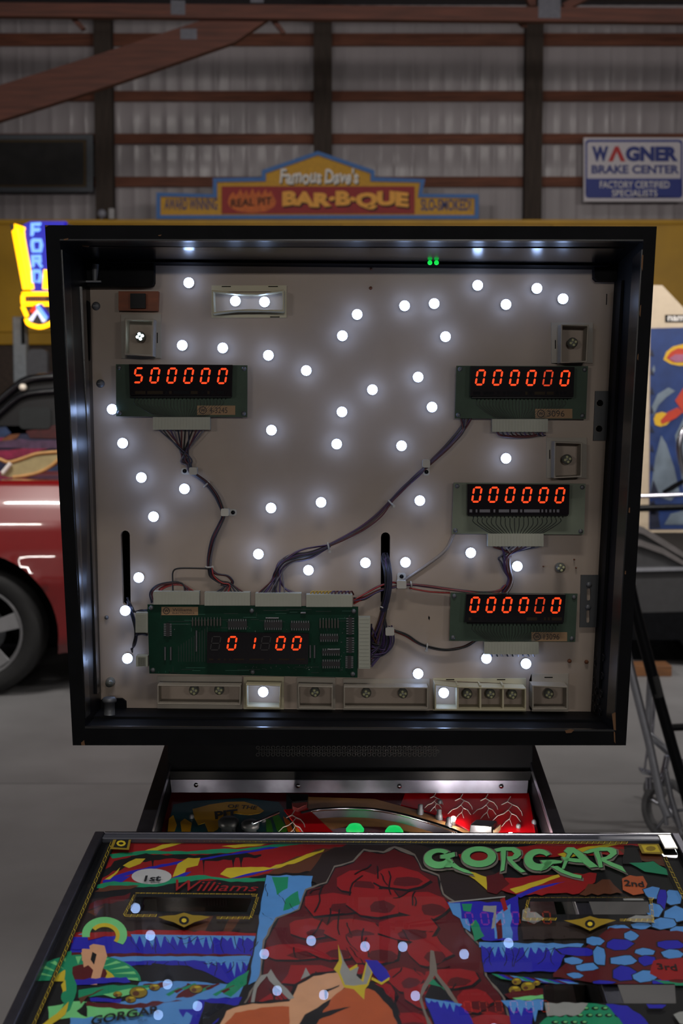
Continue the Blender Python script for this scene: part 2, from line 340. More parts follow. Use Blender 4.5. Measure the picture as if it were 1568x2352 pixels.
# ------------------------------------------------------------------ neon sign on a grey post
YN = 12.0
ny = pm('neon_yellow', (0, 0, 0), emit=(255, 176, 8), es=3.4); nb = pm('neon_blue_white', (0, 0, 0), emit=(120, 170, 255), es=1.6); nbd = pm('neon_deep_blue', (0, 0, 0), emit=(24, 20, 190), es=.9)
nr = pm('neon_red', (0, 0, 0), emit=(235, 60, 30), es=1.2); nw = pm('neon_white', (0, 0, 0), emit=(225, 225, 255), es=1.6); can = pm('sign_can', (26, 24, 34), .5)
ns = thing('neon_sign', 'tall neon sign with blue letters, yellow plume tubes and a crest, on a grey post', 'sign', at(43, 1300, YN) * 1)
ns.location.z = 0; WL[ns.name] = Vector(ns.location)
nf = lambda d: (lambda x, y: at(x, y, YN - d))
m = M(); m.prism([nf(0)(x, y) for x, y in [(54, 516), (70, 508), (150, 508), (134, 560), (122, 668), (72, 668)]], (0, .1, 0)); m.build('letter_can', nbd, ns, nf(0)(90, 590))
m = M(); m.prism([nf(-.02)(x, y) for x, y in [(24, 516), (60, 514), (76, 668), (50, 668)]], (0, .08, 0)); m.prism([nf(-.02)(x, y) for x, y in [(120, 560), (156, 514), (170, 520), (150, 668), (118, 668)]], (0, .08, 0)); m.build('plume_can', can, ns, nf(0)(50, 590))
for pts in ([(56, 528), (34, 520), (33, 530), (58, 664)], [(40, 524), (66, 664)], [(46, 538), (56, 537)], [(50, 536), (73, 664)], [(106, 620), (103, 664)], [(120, 600), (112, 664)], [(165, 528), (140, 664)], [(150, 528), (132, 664)]):
    m = M(); m.tube([nf(.03)(x, y) for x, y in pts], .024, 8); m.build('yellow_tube', ny, ns, nf(0)(*pts[0]))
for ch, y0 in (('F', 514), ('O', 549), ('R', 586), ('D', 620)):
    m = M()
    for st in {'F': [[(94, 0), (73, 0), (73, 28)], [(73, 13), (92, 13)]], 'O': [[(74, 2), (94, 2), (96, 14), (94, 28), (75, 28), (73, 14), (74, 2)]], 'R': [[(75, 28), (74, 2), (93, 2), (94, 14), (76, 14)], [(86, 14), (96, 28)]], 'D': [[(75, 2), (92, 2), (95, 14), (92, 28), (76, 28), (75, 2)]]}[ch]:
        m.tube([nf(.05)(x, y0 + y) for x, y in st], .014, 8)
        m.tube([nf(.05)(x + (1.8 if x < 84 else -1.8) * 1.6, y0 + y + (2 if y < 14 else -2) * 1.4) for x, y in st], .010, 8)
    m.build('blue_letter', nb, ns, nf(.05)(84, y0 + 14))
m = M(); m.prism([nf(0)(x, y) for x, y in [(50, 672), (150, 672), (152, 700), (148, 738), (120, 752), (84, 752), (62, 742), (54, 704)]], (0, .1, 0)); m.build('crest_can', can, ns, nf(0)(80, 700))
for pts in ([(150, 675), (60, 675), (53, 680), (53, 697)], [(150, 698), (50, 698)], [(52, 704), (62, 727)], [(60, 732), (66, 744), (88, 751), (106, 748), (125, 738)], [(148, 704), (142, 735)]):
    m = M(); m.tube([nf(.03)(x, y) for x, y in subdiv(pts, 3)], .02, 8); m.build('yellow_tube', ny, ns, nf(0)(*pts[0]))
for pts, mt, r in (([(72, 718), (84, 702)], nr, .022), ([(86, 702), (108, 732)], nb, .026), ([(70, 736), (86, 714), (102, 738)], nw, .02), ([(92, 700), (112, 730)], nbd, .02)):
    m = M(); m.tube([nf(.05)(x, y) for x, y in pts], r, 8); m.build('crest_tube', mt, ns, nf(0)(*pts[0]))
m = M()
for k in range(9): m.tube([nf(.012)(63 + k * 5, 680), nf(.012)(63 + k * 5, 694)], .006, 5)
m.build('crest_grille', pm('grille', (120, 92, 88), .6), ns, nf(0)(85, 687), kind='stuff')
m = M(); a = at(28, 727, YN + .1); b = at(58, 727, YN + .1); m.box(a.x, b.x, YN + .1, YN + .22, 0, a.z); m.build('post', pm('grey_post', (104, 110, 116), .6), ns, (a.x, YN + .15, 1), bevel=.01)
m = M(); a = at(49, 730, YN + .1); b = at(58, 790, YN + .1); m.box(a.x, b.x, YN + .085, YN + .1, b.z, a.z); m.build('socket_plate', black, ns, a)
m = M(); m.box(-3.1, -2.78, YN - .05, YN + .4, 0, .03); m.build('foot_plate', black, ns, (-2.9, YN + .1, 0))
# grey chair behind the car
ch = thing('office_chair', 'grey high-backed chair beside the neon sign post, behind the red car', 'chair', (at(85, 840, 11.2).x, 11.4, 0))
gc = pm('grey_upholstery', (62, 62, 66), .8); p = lambda x, y: at(x, y, 11.2)
m = M(); m.prism([p(x, y) for x, y in rrect(62, 802, 108, 930, 12)], (0, .09, 0)); m.build('backrest', gc, ch, p(85, 860), bevel=.02)
cx = ch.location.x
m = M(); m.box(cx - .24, cx + .24, 10.75, 11.25, .44, .53); m.build('seat', gc, ch, (cx, 11, .5), bevel=.03)
m = M(); m.box(cx - .03, cx + .03, 11.29, 11.33, .4, 1.5); m.build('back_bar', black, ch, (cx, 11.3, 1), bevel=.005)
m = M(); m.tube([(cx, 11.05, .06), (cx, 11.05, .45)], .03, 10); m.build('column', black, ch, (cx, 11.05, .2))
for k in range(5):
    a = k * 2 * math.pi / 5; m = M(); m.tube([(cx, 11.05, .1), (cx + .28 * math.cos(a), 11.05 + .28 * math.sin(a), .055)], [.022, .015], 8); m.lathe((cx + .28 * math.cos(a) - .015, 11.05 + .28 * math.sin(a), .028), (1, 0, 0), [(0, 0), (.028, 0), (.028, .03), (0, .03)], 12); m.build('base_leg', black, ch, (cx, 11.05, .06))

# ------------------------------------------------------------------ red car
car_red = pm('car_red', (112, 3, 6), .3, var=.03, coat=1.0, spec=.5); rubber = pm('tyre_rubber', (17, 17, 18), .75, var=.2); rim_m = pm('alloy_wheel', (165, 165, 168), .3, .8, var=.05)
YC = 6.86; WX = at(-58, 1455, YC).x; WZ = .345
car = thing('red_car', 'glossy red car parked at left with silver alloy wheel, partly behind the pinball machine', 'car', (-3.0, 7.7, 0))
X0, X1 = -5.1, -.86
def side_pts(x):
    e = max(0, (x - (X1 - .75)) / .75); e2 = max(0, ((X0 + .9) - x) / .9); top = 1.185 - .16 * e ** 2 - .35 * e2 ** 2; inn = .34 * e ** 3 + .3 * e2 ** 3
    sill = .225 + .10 * e ** 2
    key = [(.10, sill), (.045, sill + .06), (.02, .48), (.0, .62), (.015, .78), (.05, .92), (.11, 1.03), (.20, top - .035), (.34, top - .03), (.55, top - .05), (.86, top - .055)]
    out = []
    for (a, b), (c, d) in zip(key, key[1:]):
        for k in range(4): out.append((a + (c - a) * k / 4 + inn, b + (d - b) * k / 4))
    out.append((key[-1][0] + inn * .3, key[-1][1])); return out
nx = 107; grid = []
AR = .435; wheels = [WX, WX - 2.55]
for i in range(nx):
    x = X0 + (X1 - X0) * i / (nx - 1); grid.append([Vector((x, YC + a + .035 * ((x + 1.9) / 1.2) ** 2 * max(0, 1 - a * 2) * (1 if x > -3 else .6), b)) for a, b in side_pts(x)])
nr_ = len(grid[0]); fs = []; used = set()
inside = [[any(math.hypot(p.x - wx, p.z - WZ) < AR for wx in wheels) and p.z < 1 for p in r] for r in grid]
for i in range(nx - 1):
    for j in range(nr_ - 1):
        q = [(i, j), (i + 1, j), (i + 1, j + 1), (i, j + 1)]
        if all(inside[a][b] for a, b in q): continue
        fs.append(q)
for i in range(nx):
    for j in range(nr_):
        if inside[i][j]:
            p = grid[i][j]; wx = min(wheels, key=lambda k: abs(k - p.x)); d = Vector((p.x - wx, 0, p.z - WZ)); d = d.normalized() * AR if d.length > 1e-6 else Vector((0, 0, AR))
            grid[i][j] = Vector((wx + d.x, p.y, max(WZ + d.z, .2)))
m = M(); vs = [p for r in grid for p in r]
m.add(vs, [tuple(a * nr_ + b for a, b in q) for q in fs], 0, True)
m.add([Vector((p.x, 2 * (YC + .86) - p.y, p.z)) for p in vs], [tuple(a * nr_ + b for a, b in q)[::-1] for q in fs], 0, True)
for gi in (0, nx - 1):
    r = grid[gi]; r2 = [Vector((p.x, 2 * (YC + .86) - p.y, p.z)) for p in r]
    m.add(r + r2, [(j, j + 1, nr_ + j + 1, nr_ + j) for j in range(nr_ - 1)], 0, True)
m.build('body', car_red, car, (-3, 7.7, .7))
m = M(); m.box(X0 + .5, X1 - .45, YC + .30, YC + 1.42, .24, .9); m.build('underbody', black_void, car, (-3, 7.7, .5))
for wx in wheels:
    for yy, s in ((YC + .05, 1), (YC + 1.67, -1)):
        m = M(); m.lathe((wx, yy, WZ), (0, s, 0), [(.235, .015), (.25, 0), (.30, -.008), (.325, .0), (.343, .03), (.343, .18), (.325, .21), (.235, .2)], 40); ty = m.build('tyre', rubber, car, (wx, yy, WZ))
        m = M(); m.lathe((wx, yy, WZ), (0, s, 0), [(.225, .012), (.24, .004), (.243, .02), (.215, .05), (.21, .18)], 40)
        m.lathe((wx, yy, WZ), (0, s, 0), [(0, .005), (.045, .005), (.05, .02), (.06, .05)], 20)
        for k in range(5):
            a = k * 2 * math.pi / 5 + .3; u = Vector((math.cos(a), 0, math.sin(a))); v = Vector((-math.sin(a), 0, math.cos(a))); c = Vector((wx, yy, WZ)); d = Vector((0, s, 0))
            m.hexa([c + u * .04 - v * .03 + d * .02, c + u * .04 + v * .03 + d * .02, c + u * .22 + v * .045 + d * .025, c + u * .22 - v * .045 + d * .025], [p + d * .03 for p in (c + u * .04 - v * .03, c + u * .04 + v * .03, c + u * .22 + v * .045, c + u * .22 - v * .045)])
        rb = m.build('wheel_rim', rim_m, ty, (wx, yy, WZ), bevel=.004)
        m = M(); m.lathe((wx, yy + s * .09, WZ), (0, s, 0), [(0, 0), (.13, 0), (.13, .012), (0, .012)], 24); m.build('brake_disc', zinc, ty, (wx, yy, WZ))
# wooden-rimmed cream tray lying on the car
cream = pm('cream_vinyl', (150, 136, 96), .6); tan = pm('tan_edge', (172, 128, 74), .6)
YTR = 7.3
tr = thing('cream_tray', 'cream dish with tan rolled edge and white clip lying on the red car', 'tray', at(75, 1096, YTR))
f = lambda x, y: at(x, y, YTR)
shape = [(2, 1090), (18, 1064), (45, 1056), (80, 1044), (132, 1038), (150, 1040), (138, 1056), (112, 1074), (84, 1088), (50, 1095), (18, 1096)]
m = M(); m.prism([f(x, y) for x, y in shape], (0, .16, 0)); m.build('dish', cream, tr, f(70, 1080), bevel=.015)
for pts in ([(-20, 1050), (2, 1056), (20, 1062), (50, 1054), (82, 1043), (118, 1039), (150, 1037)], [(152, 1036), (135, 1055), (112, 1074), (84, 1087), (56, 1093), (30, 1096)]):
    m = M(); m.tube([f(x, y) for x, y in subdiv(pts, 3)], .010, 8); m.build('rolled_edge', tan, tr, f(*pts[0]))
m = M(); m.tube([f(26, 1064) - Vector((0, .02, 0)), f(8, 1086) - Vector((0, .02, 0))], .012, 8); m.build('white_clip', let_wh, tr, f(15, 1075))
# dark canopied ride behind the car
YR = 9.0
f = lambda x, y: at(x, y, YR)
ride = thing('ride_cabinet', 'dark ride cabinet with curved black canopy and pink printed side behind the red car', 'arcade ride', Vector((f(40, 1000).x, YR + .5, 0)))
zb = f(40, 968).z
m = M(); m.box(f(-260, 968).x, f(330, 968).x, YR, YR + 1.1, .0, zb); m.build('body', pm('ride_navy', (22, 24, 52), .5), ride, (ride.location.x, YR + .5, .6), bevel=.03)
can_o = [(-260, 1000), (-120, 985), (-40, 950), (0, 922), (30, 896), (62, 874), (115, 866), (200, 862), (330, 864)]
m = M(); m.prism([f(x, y) for x, y in can_o + [(330, 985), (-260, 1010)]], (0, 1.0, 0)); m.build('canopy', pm('canopy_black', (7, 7, 9), .4), ride, f(40, 930), bevel=.01)
for dy, dx, r in ((0, 0, .028), (34, -6, .022)):
    m = M(); m.tube([f(x + dx, y + dy) - Vector((0, .03, 0)) for x, y in subdiv(can_o[1:], 4)], r, 8); m.build('canopy_rail', black_gloss, ride, f(30, 900))
m = M(); m.prism([f(x, y) - Vector((0, .02, 0)) for x, y in rrect(46, 936, 118, 985, 10)], (0, .05, 0)); m.build('head_cushion', pm('cushion', (24, 27, 28), .8), ride, f(80, 950), bevel=.02)
m = M(); m.lathe(f(57, 890) - Vector((0, .07, 0)), (0, -1, 0), [(0, .02), (.018, .015), (.024, 0), (.024, -.03)], 14); m.build('highlight_spot', pm('highlight_white', (230, 220, 205), .3), ride, f(57, 890))  # pale disc put in for a white highlight on the canopy rail
PR = {'pk': (120, 22, 56), 'pu': (70, 46, 70), 'rd': (58, 6, 8), 'bl': (26, 44, 76), 'or': (96, 52, 20), 'nv': (18, 20, 50)}
for k, pts in (('rd', [(60, 990), (130, 976), (330, 976), (330, 1012), (70, 1006)]), ('bl', [(-60, 985), (14, 980), (26, 995), (8, 1005), (-60, 1003)]), ('or', [(4, 1010), (24, 998), (46, 996), (40, 1006), (14, 1016)]), ('pu', [(-60, 1018), (16, 1012), (48, 1008), (70, 1012), (330, 1008), (330, 1030), (60, 1030), (20, 1028), (-60, 1030)]), ('pk', [(-60, 1006), (10, 1004), (12, 1012), (-60, 1016)]), ('pk', [(-60, 1034), (20, 1034), (70, 1028), (112, 1030), (80, 1040), (50, 1050), (20, 1056), (-60, 1050)]), ('nv', [(12, 1046), (52, 1040), (44, 1048), (20, 1050)]), ('bl', [(60, 1110), (96, 1080), (140, 1050), (330, 1050), (330, 1130), (60, 1130)])):
    m = M(); m.prism([f(x, y) - Vector((0, .004 + .001 * len(pts), 0)) for x, y in pts], (0, .003 + .001 * len(pts), 0)); m.build('printed_panel', pm('ride_' + k, PR[k], .45, var=.3), ride, f(*pts[0]))

# ------------------------------------------------------------------ arcade cabinet on the right
YA = 8.0
f = lambda x, y: at(x, y, YA)
beige = pm('beige_laminate', (176, 160, 138), .6, var=.05); sky_b = pm('art_sky', (22, 46, 96), .45, var=.35, scale=6); snow = pm('art_snow', (96, 108, 120), .45, var=.25, scale=8); dkb = pm('art_deep', (14, 20, 44), .5)
arc = thing('arcade_cabinet', 'tall beige arcade machine with blue snowy side art and rails, right of pinball machine', 'arcade machine', Vector((f(1600, 1000).x, YA + .6, 0)))
zb = f(1500, 1222).z
prof = [(1458, 1223), (1458, 690), (1480, 655), (1520, 655), (1574, 712), (1640, 738), (1760, 742), (1760, 1223)]
m = M(); m.prism([f(x, y) for x, y in prof], (0, .95, 0)); m.build('body', beige, arc, f(1550, 1000), bevel=.012)
fd = lambda d: (lambda x, y: at(x, y, YA - d))
def panel(name, pts, mt, d, par=arc):
    m = M(); m.prism([fd(d)(x, y) for x, y in pts], (0, .004, 0)); return m.build(name, mt, par, fd(d)(*pts[0]))
side = panel('side_art', [(1493, 754), (1750, 748), (1750, 1214), (1490, 1216)], sky_b, .004)
plate = panel('name_plate', [(1527, 723), (1640, 723), (1640, 740), (1527, 740)], black, .004)
m = M(); text(m, 'namco', (1533, 726, 1596, 737), fd(.006), 0, .02); m.build('plate_letters', let_wh, plate, fd(.006)(1550, 730))
for pts in ([(1494, 940), (1510, 905), (1535, 890), (1550, 898), (1530, 912), (1512, 930), (1500, 955)], [(1492, 1135), (1505, 1050), (1518, 1000), (1530, 1020), (1548, 1075), (1560, 1130), (1540, 1150)], [(1550, 1000), (1580, 940), (1640, 960), (1700, 1080), (1640, 1150), (1570, 1130)], [(1525, 1205), (1540, 1180), (1580, 1170), (1640, 1180), (1700, 1205)], [(1496, 850), (1502, 838), (1504, 850), (1497, 862)]):
    panel('snow_patch', pts, snow, .006, side)
yl = pm('art_yellow', (190, 150, 30), .45, var=.1); og = pm('art_red', (165, 50, 30), .45, var=.1); pk = pm('art_mauve', (140, 84, 110), .45, var=.1)
panel('art_patch', [(1523, 826), (1530, 808), (1545, 796), (1570, 790), (1640, 796), (1640, 836), (1560, 840), (1540, 836)], yl, .006, side)
panel('art_patch', [(1530, 822), (1540, 808), (1556, 800), (1640, 802), (1640, 830), (1545, 832)], og, .008, side)
panel('art_patch', [(1536, 824), (1550, 814), (1640, 812), (1640, 828), (1552, 832)], pk, .010, side)
panel('art_patch', [(1501, 962), (1506, 950), (1520, 946), (1532, 950), (1540, 966), (1530, 976), (1516, 980), (1504, 976)], yl, .008, side)
panel('art_patch', [(1516, 966), (1534, 946), (1556, 936), (1568, 946), (1552, 960), (1536, 968), (1520, 974)], og, .010, side)
panel('art_patch', [(1550, 920), (1570, 890), (1640, 880), (1640, 930), (1570, 950)], og, .008, side)
panel('art_patch', [(1520, 1128), (1545, 1112), (1568, 1100), (1572, 1108), (1545, 1126), (1525, 1134)], black, .010, side)
for k in range(9):
    y = 800 + k * 44; panel('dark_tree', [(1492, y + 16), (1496, y), (1502, y + 18)] if y < 1100 else [(1492, y + 30), (1500, y - 6), (1514, y + 30)], dkb, .008, side)
panel('art_patch', [(1492, 1150), (1508, 1160), (1516, 1212), (1492, 1214)], dkb, .008, side)
# riding platform
pl_d = pm('platform_grey', (44, 44, 46), .6); pl_l = pm('platform_light', (82, 78, 78), .6)
YA = 7.72; f = lambda x, y: at(x, y, YA)
m = M(); m.prism([f(x, y) for x, y in [(1430, 1312), (1780, 1304), (1780, 1400), (1430, 1408)]], (0, 1.0, 0)); m.build('platform', pl_d, arc, f(1550, 1350), bevel=.01)
m = M(); m.prism([f(x, y) for x, y in [(1430, 1408), (1780, 1400), (1780, 1524), (1600, 1524), (1560, 1470), (1430, 1470)]], (0, .9, 0)); m.build('plinth_shade', black, arc, f(1550, 1450))  # black block fills in the shadow under the platform and carries it
m = M(); m.prism([f(x, y) for x, y in [(1430, 1470), (1780, 1470), (1780, 1539), (1430, 1539)]], (.0, .6, 0)); 
m.v = [v + Vector((0, .25, 0)) for v in m.v]
for v in m.v: v.z = max(v.z, 0) if v.z > .1 else 0
m.build('plinth_shade_base', black, arc, f(1550, 1500))
m = M(); m.prism([f(x, y) for x, y in [(1430, 1312), (1430, 1196), (1475, 1218), (1580, 1286), (1780, 1290), (1780, 1306)]], (0, .25, 0)); m.build('foot_ramp', pl_d, arc, f(1500, 1260), bevel=.01)
for a in ([(1430, 1196), (1475, 1210), (1530, 1244), (1580, 1276), (1580, 1288), (1528, 1258), (1475, 1226), (1430, 1212)], [(1430, 1236), (1470, 1240), (1520, 1258), (1575, 1292), (1575, 1302), (1520, 1272), (1470, 1254), (1430, 1248)]):
    m = M(); m.prism([f(x, y) - Vector((0, .03, 0)) for x, y in a], (0, .28, 0)); m.build('ramp_edge', pl_l, arc, f(*a[0]), bevel=.006)
m = M(); m.prism([f(x, y) - Vector((0, .03, 0)) for x, y in [(1430, 1304), (1780, 1296), (1780, 1304), (1430, 1312)]], (0, .1, 0)); m.build('edge_strip', alu, arc, f(1500, 1308))
m = M(); m.tube([f(x, y) for x, y in [(1420, 1141), (1500, 1139), (1780, 1128)]], .012, 10); m.build('hand_bar', chrome, arc, f(1500, 1139))
m = M(); m.tube([f(x, y) for x, y in [(1420, 1169), (1780, 1159)]], .021, 10); m.build('hand_bar', black_satin, arc, f(1500, 1166))
m = M(); m.tube([f(x, y) for x, y in [(1780, 1128), (1784, 1300)]], .021, 10); m.build('bar_post', chrome, arc, f(1780, 1200))
m = M(); m.tube([f(x, y) for x, y in subdiv([(1600, 950), (1572, 985), (1560, 1015), (1562, 1050), (1572, 1085), (1590, 1135)], 4)], .018, 10); m.build('hand_grip', chrome, arc, f(1562, 1040))
# plank on the floor
m = M(); a = at(1440, 1552, 7.45); b = at(1543, 1526, 7.45); m.box(a.x, b.x, 7.45, 7.6, 0, .062)
tag(m.build('plank', pm('plank_pine', (104, 66, 34), .7, var=.3, scale=8, stretch=(1, 8, 8)), None, (a.x, 7.5, 0), bevel=.004), 'short brown wooden plank on the floor below the arcade platform', 'plank')

# ------------------------------------------------------------------ tube cart
YK = 4.45; f = lambda x, y, d=0: at(x, y, YK + d)
cart = thing('tube_cart', 'silver and black tube framed cart on grey wheels at the right edge', 'cart', Vector((f(1530, 1940).x, YK + .2, 0)))
blk_t = black_satin; gw = pm('grey_tyre', (92, 92, 94), .7); r_ = lambda n, pts, r, mt, d=0: (lambda m: (m.tube([f(x, y, d) for x, y in pts], r, 10), m.build(n, mt, cart, f(*pts[0], d))))(M())
r_('frame_tube', [(1428, 1455), (1450, 1545), (1490, 1705), (1518, 1838), (1532, 1872)], .0150, alu)
r_('black_tube', [(1446, 1345), (1458, 1400), (1500, 1560), (1545, 1720), (1568, 1800), (1600, 1920)], .020, blk_t, -.02)
r_('black_tube', [(1500, 1552), (1512, 1600)], .019, rubber, -.022)
r_('upright', [(1494, 1520), (1490, 1600), (1487, 1684)], .011, alu, .12)
r_('upright', [(1503, 1590), (1500, 1640), (1497, 1690)], .007, chrome, .2)
r_('upright', [(1486, 1722), (1479, 1774)], .0045, chrome, .05)
r_('cross_tube', [(1486, 1684), (1520, 1714), (1580, 1770)], .014, alu, .13)
r_('cross_tube', [(1520, 1672), (1700, 1664)], .013, blk_t, .1)
r_('cross_tube', [(1545, 1748), (1700, 1742)], .008, chrome, .1)
r_('fork_tube', [(1528, 1770), (1540, 1830), (1562, 1900)], .010, alu, .02)
r_('fork_tube', [(1512, 1790), (1524, 1850), (1530, 1895)], .008, alu, .06)
r_('fork_tube', [(1532, 1736), (1522, 1786), (1514, 1800)], .012, chrome, .06)
m = M(); m.prism([f(x, y, .04) for x, y in [(1473, 1770), (1500, 1778), (1502, 1784), (1474, 1778)]], (0, .05, 0)); m.build('bracket', alu, cart, f(1485, 1775))
for x in (1485, 1493):
    m = M(); m.tube([f(x, 1786, .05), f(x, 1812, .05)], .006, 8); m.build('spring', chrome, cart, f(x, 1800))
def wheel(px, py, R, d, w, name):
    c = f(px, py, d); c.z = R; m = M(); ax = Vector((1, .9, 0)).normalized()
    m.lathe(c - ax * w / 2, ax, [(R * .78, 0), (R * .95, 0), (R, w * .3), (R, w * .7), (R * .95, w), (R * .78, w), (R * .78, 0)], 32); wb = m.build(name, gw, cart, c)
    m = M(); m.lathe(c - ax * w / 2, ax, [(0, .0), (.02, .0), (.02, w), (0, w)], 14)
    u = Vector((0, 0, 1)); v = ax.cross(u)
    for k in range(5):
        a = k * 2 * math.pi / 5; e = u * math.cos(a) + v * math.sin(a); m.tube([c + e * .015, c + e * R * .8], .006, 6)
    m.build('wheel_spokes', alu, wb, c)
wheel(1538, 1900, .115, .05, .035, 'wheel'); wheel(1504, 1835, .05, .55, .025, 'wheel'); wheel(1640, 1900, .098, .1, .03, 'wheel'); wheel(1650, 1850, .05, .6, .025, 'wheel')
# ------------------------------------------------------------------ pinball machine
YF, YPN = 1.68, 1.86
pin = thing('pinball_machine', 'black pinball machine with open lit backbox showing score displays and wiring', 'pinball machine', (0.02, 1.35, 0))
yaw = math.radians(1.2); sl = math.radians(6.6)
n_pl = Vector((-math.sin(yaw) * math.sin(sl), -math.cos(yaw) * math.sin(sl), math.cos(sl)))
away = Vector((math.sin(yaw) * math.cos(sl), math.cos(yaw) * math.cos(sl), math.sin(sl)))
PR0 = at(311, 1910, 1.651)                      # a point of the side rail plane
rail = lambda x, y, h=0: on(x, y, PR0 + n_pl * h, n_pl)
# --- backbox boards
fo = [at(x, y, YF) for x, y in [(103, 517), (1508, 520), (1437, 1712), (167, 1712)]]
fi = [at(x, y, YF) for x, y in [(137, 549), (1477, 550), (1411, 1680), (195, 1673)]]
pc4 = [at(x, y, YPN) for x, y in [(204, 602), (1412, 613), (1356, 1639), (233, 1630)]]
DP = .45; bi = [a + (b - a) * (DP / (YPN - YF)) for a, b in zip(fi, pc4)]
bi = [Vector((max(min(b.x, p.x + .002), p.x - .002), b.y, max(min(b.z, p.z + .002), p.z - .002))) for b, p in zip(bi, pc4)]
bo = [p + Vector((0, DP, 0)) for p in fo]
mid = [a + (b - a) * 1.05 for a, b in zip(fi, pc4)]
m = M(); m.prism([Vector((p.x, YF + DP - .012, p.z)) for p in fo], (0, .012, 0)); box = m.build('backbox', black, pin, (0, YF + DP, 1.4))
for nm, i, j in (('top_board', 0, 1), ('right_board', 1, 2), ('bottom_board', 2, 3), ('left_board', 3, 0)):
    m = M()
    # front face, outer face, inner face in two runs (to the panel, then straight back)
    a, b, c, d = fo[i], fo[j], fi[j], fi[i]; mi_, mj_ = mid[i], mid[j]; e, f_ = bo[i], bo[j]
    zi = Vector((mi_.x, e.y, mi_.z)); zj = Vector((mj_.x, f_.y, mj_.z))
    m.quad(a, b, c, d, 0); m.quad(b, a, e, f_, 0); m.quad(d, c, mj_, mi_, 1); m.quad(mi_, mj_, zj, zi, 2); m.quad(zi, zj, f_, e, 0); m.add([a, d, mi_, zi, e], [(0, 1, 2, 3, 4)], 0); m.add([b, f_, zj, mj_, c], [(0, 1, 2, 3, 4)], 0)
    m.build(nm, [black, black_satin if nm in ('top_board', 'left_board') else black, black_void], box, (a + b) / 2)
def wallpt(i, t): return fi[i] + (pc4[i] - fi[i]) * t
def strip(name, i, j, t0, t1, h, mat, s0=0., s1=1.):
    a, b, c, d = wallpt(i, t0), wallpt(j, t0), wallpt(j, t1), wallpt(i, t1)
    a, b, d, c = a.lerp(b, s0), a.lerp(b, s1), d.lerp(c, s0), d.lerp(c, s1)
    nn = (b - a).cross(d - a).normalized(); ctr = (fi[0] + fi[2]) / 2
    if nn.dot(ctr - a) < 0: nn = -nn
    m = M(); m.hexa([a, b, c, d], [p + nn * h for p in (a, b, c, d)]); m.build(name, mat, box, a)
strip('reflection_band', 0, 1, .27, .80, .0015, black_mirror, .02, .98); strip('rear_dark_strip', 0, 1, .84, 1.0, .004, black, .02, .98); strip('front_lip', 0, 1, .0, .06, .002, black_gloss)  # gloss band set where bulb reflections run; dark strip for the shadow behind
strip('reflection_band', 3, 0, .03, .27, .0015, black_gloss, .02, .98); strip('ridge_trim', 3, 0, .60, .74, .004, black_gloss, .05, .93); strip('reflection_band', 1, 2, .0, .30, .0015, black_gloss, .02, .98); strip('ridge_trim', 1, 2, .60, .74, .004, black, .05, .93)
strip('front_lip', 2, 3, .0, .05, .0025, black_gloss); strip('rear_dark_strip', 2, 3, .5, 1.0, .003, black)
# wear chips on the front edges
def chip(pts, d=.0008):
    m = M(); m.prism([at(x, y, YF - d) for x, y in pts], (0, d + .0005, 0)); m.build('worn_edge', worn_wood, box, at(*pts[0], YF - d))
for pts in ([(146, 549), (157, 547), (156, 551), (147, 552)], [(1474, 585), (1477, 586), (1475, 622), (1472, 612)], [(1470, 702), (1472, 700), (1470, 728), (1468, 722)], [(1464, 815), (1466, 812), (1465, 828), (1463, 824)], [(1444, 1166), (1446.5, 1166), (1446, 1178), (1443, 1177)], [(1435, 1312), (1437, 1311), (1437, 1319), (1434.5, 1319)], [(1405, 1640), (1413, 1636), (1414, 1678), (1409, 1676)], [(1409, 1680), (1412, 1682), (1413, 1708), (1410, 1703)], [(1297, 1678), (1310, 1675), (1318, 1677), (1312, 1683), (1300, 1684)], [(104, 517), (112, 518), (108, 520), (104, 522)], [(363, 540), (371, 539), (369, 542), (364, 542)], [(186, 1706), (193, 1700), (195, 1712), (187, 1712)]):
    chip(pts)
m = M(); m.prism([at(x, y, YF + .03) for x, y in [(188, 563), (205, 564), (203, 567), (190, 566)]], (0, .002, 0)); m.build('worn_edge', worn_wood, box, at(188, 563, YF + .03))

# --- insert panel with its wire slots cut through
pn = lambda x, y, h=0.: at(x, y, YPN - h)
def pprism(m, pts, h0, h1, mi=0, side=None): return m.prism([pn(x, y, h1) for x, y in pts], (0, h1 - h0, 0), mi, side)
panel_m = pm('panel_paint', (158, 143, 130), .6, var=.13, scale=7, bump=.02)
slots = [[(277 + (298 - 277) * .5 + 10.5 * math.cos(a), 1229 + 10.5 * math.sin(a)) for a in [math.pi + math.pi * k / 6 for k in range(7)]] + [(300, 1386), (292, 1394), (282, 1386)],
         [(885 + 10.5 * math.cos(a), 1233 + 10.5 * math.sin(a)) for a in [math.pi + math.pi * k / 6 for k in range(7)]] + [(894, 1384), (884, 1390), (874, 1384)]]
po = [(196, 597), (1420, 605), (1364, 1646), (226, 1638)]
m = M(); m.holed([pn(*p) for p in po], [[pn(*p) for p in s] for s in slots])
for s in [po] + slots:
    k = len(s); q = [pn(*p) for p in s]; m.add(q + [p + Vector((0, .012, 0)) for p in q], [(i, (i + 1) % k, k + (i + 1) % k, k + i) for i in range(k)])
m.holed([pn(*p) + Vector((0, .012, 0)) for p in po], [[pn(*p) + Vector((0, .012, 0)) for p in s] for s in slots])
insert = m.build('insert_panel', panel_m, pin, pn(800, 1100))
rust = pm('rust', (92, 52, 30), .8, var=.4); stain = pm('stain', (84, 76, 72), .7, var=.2)
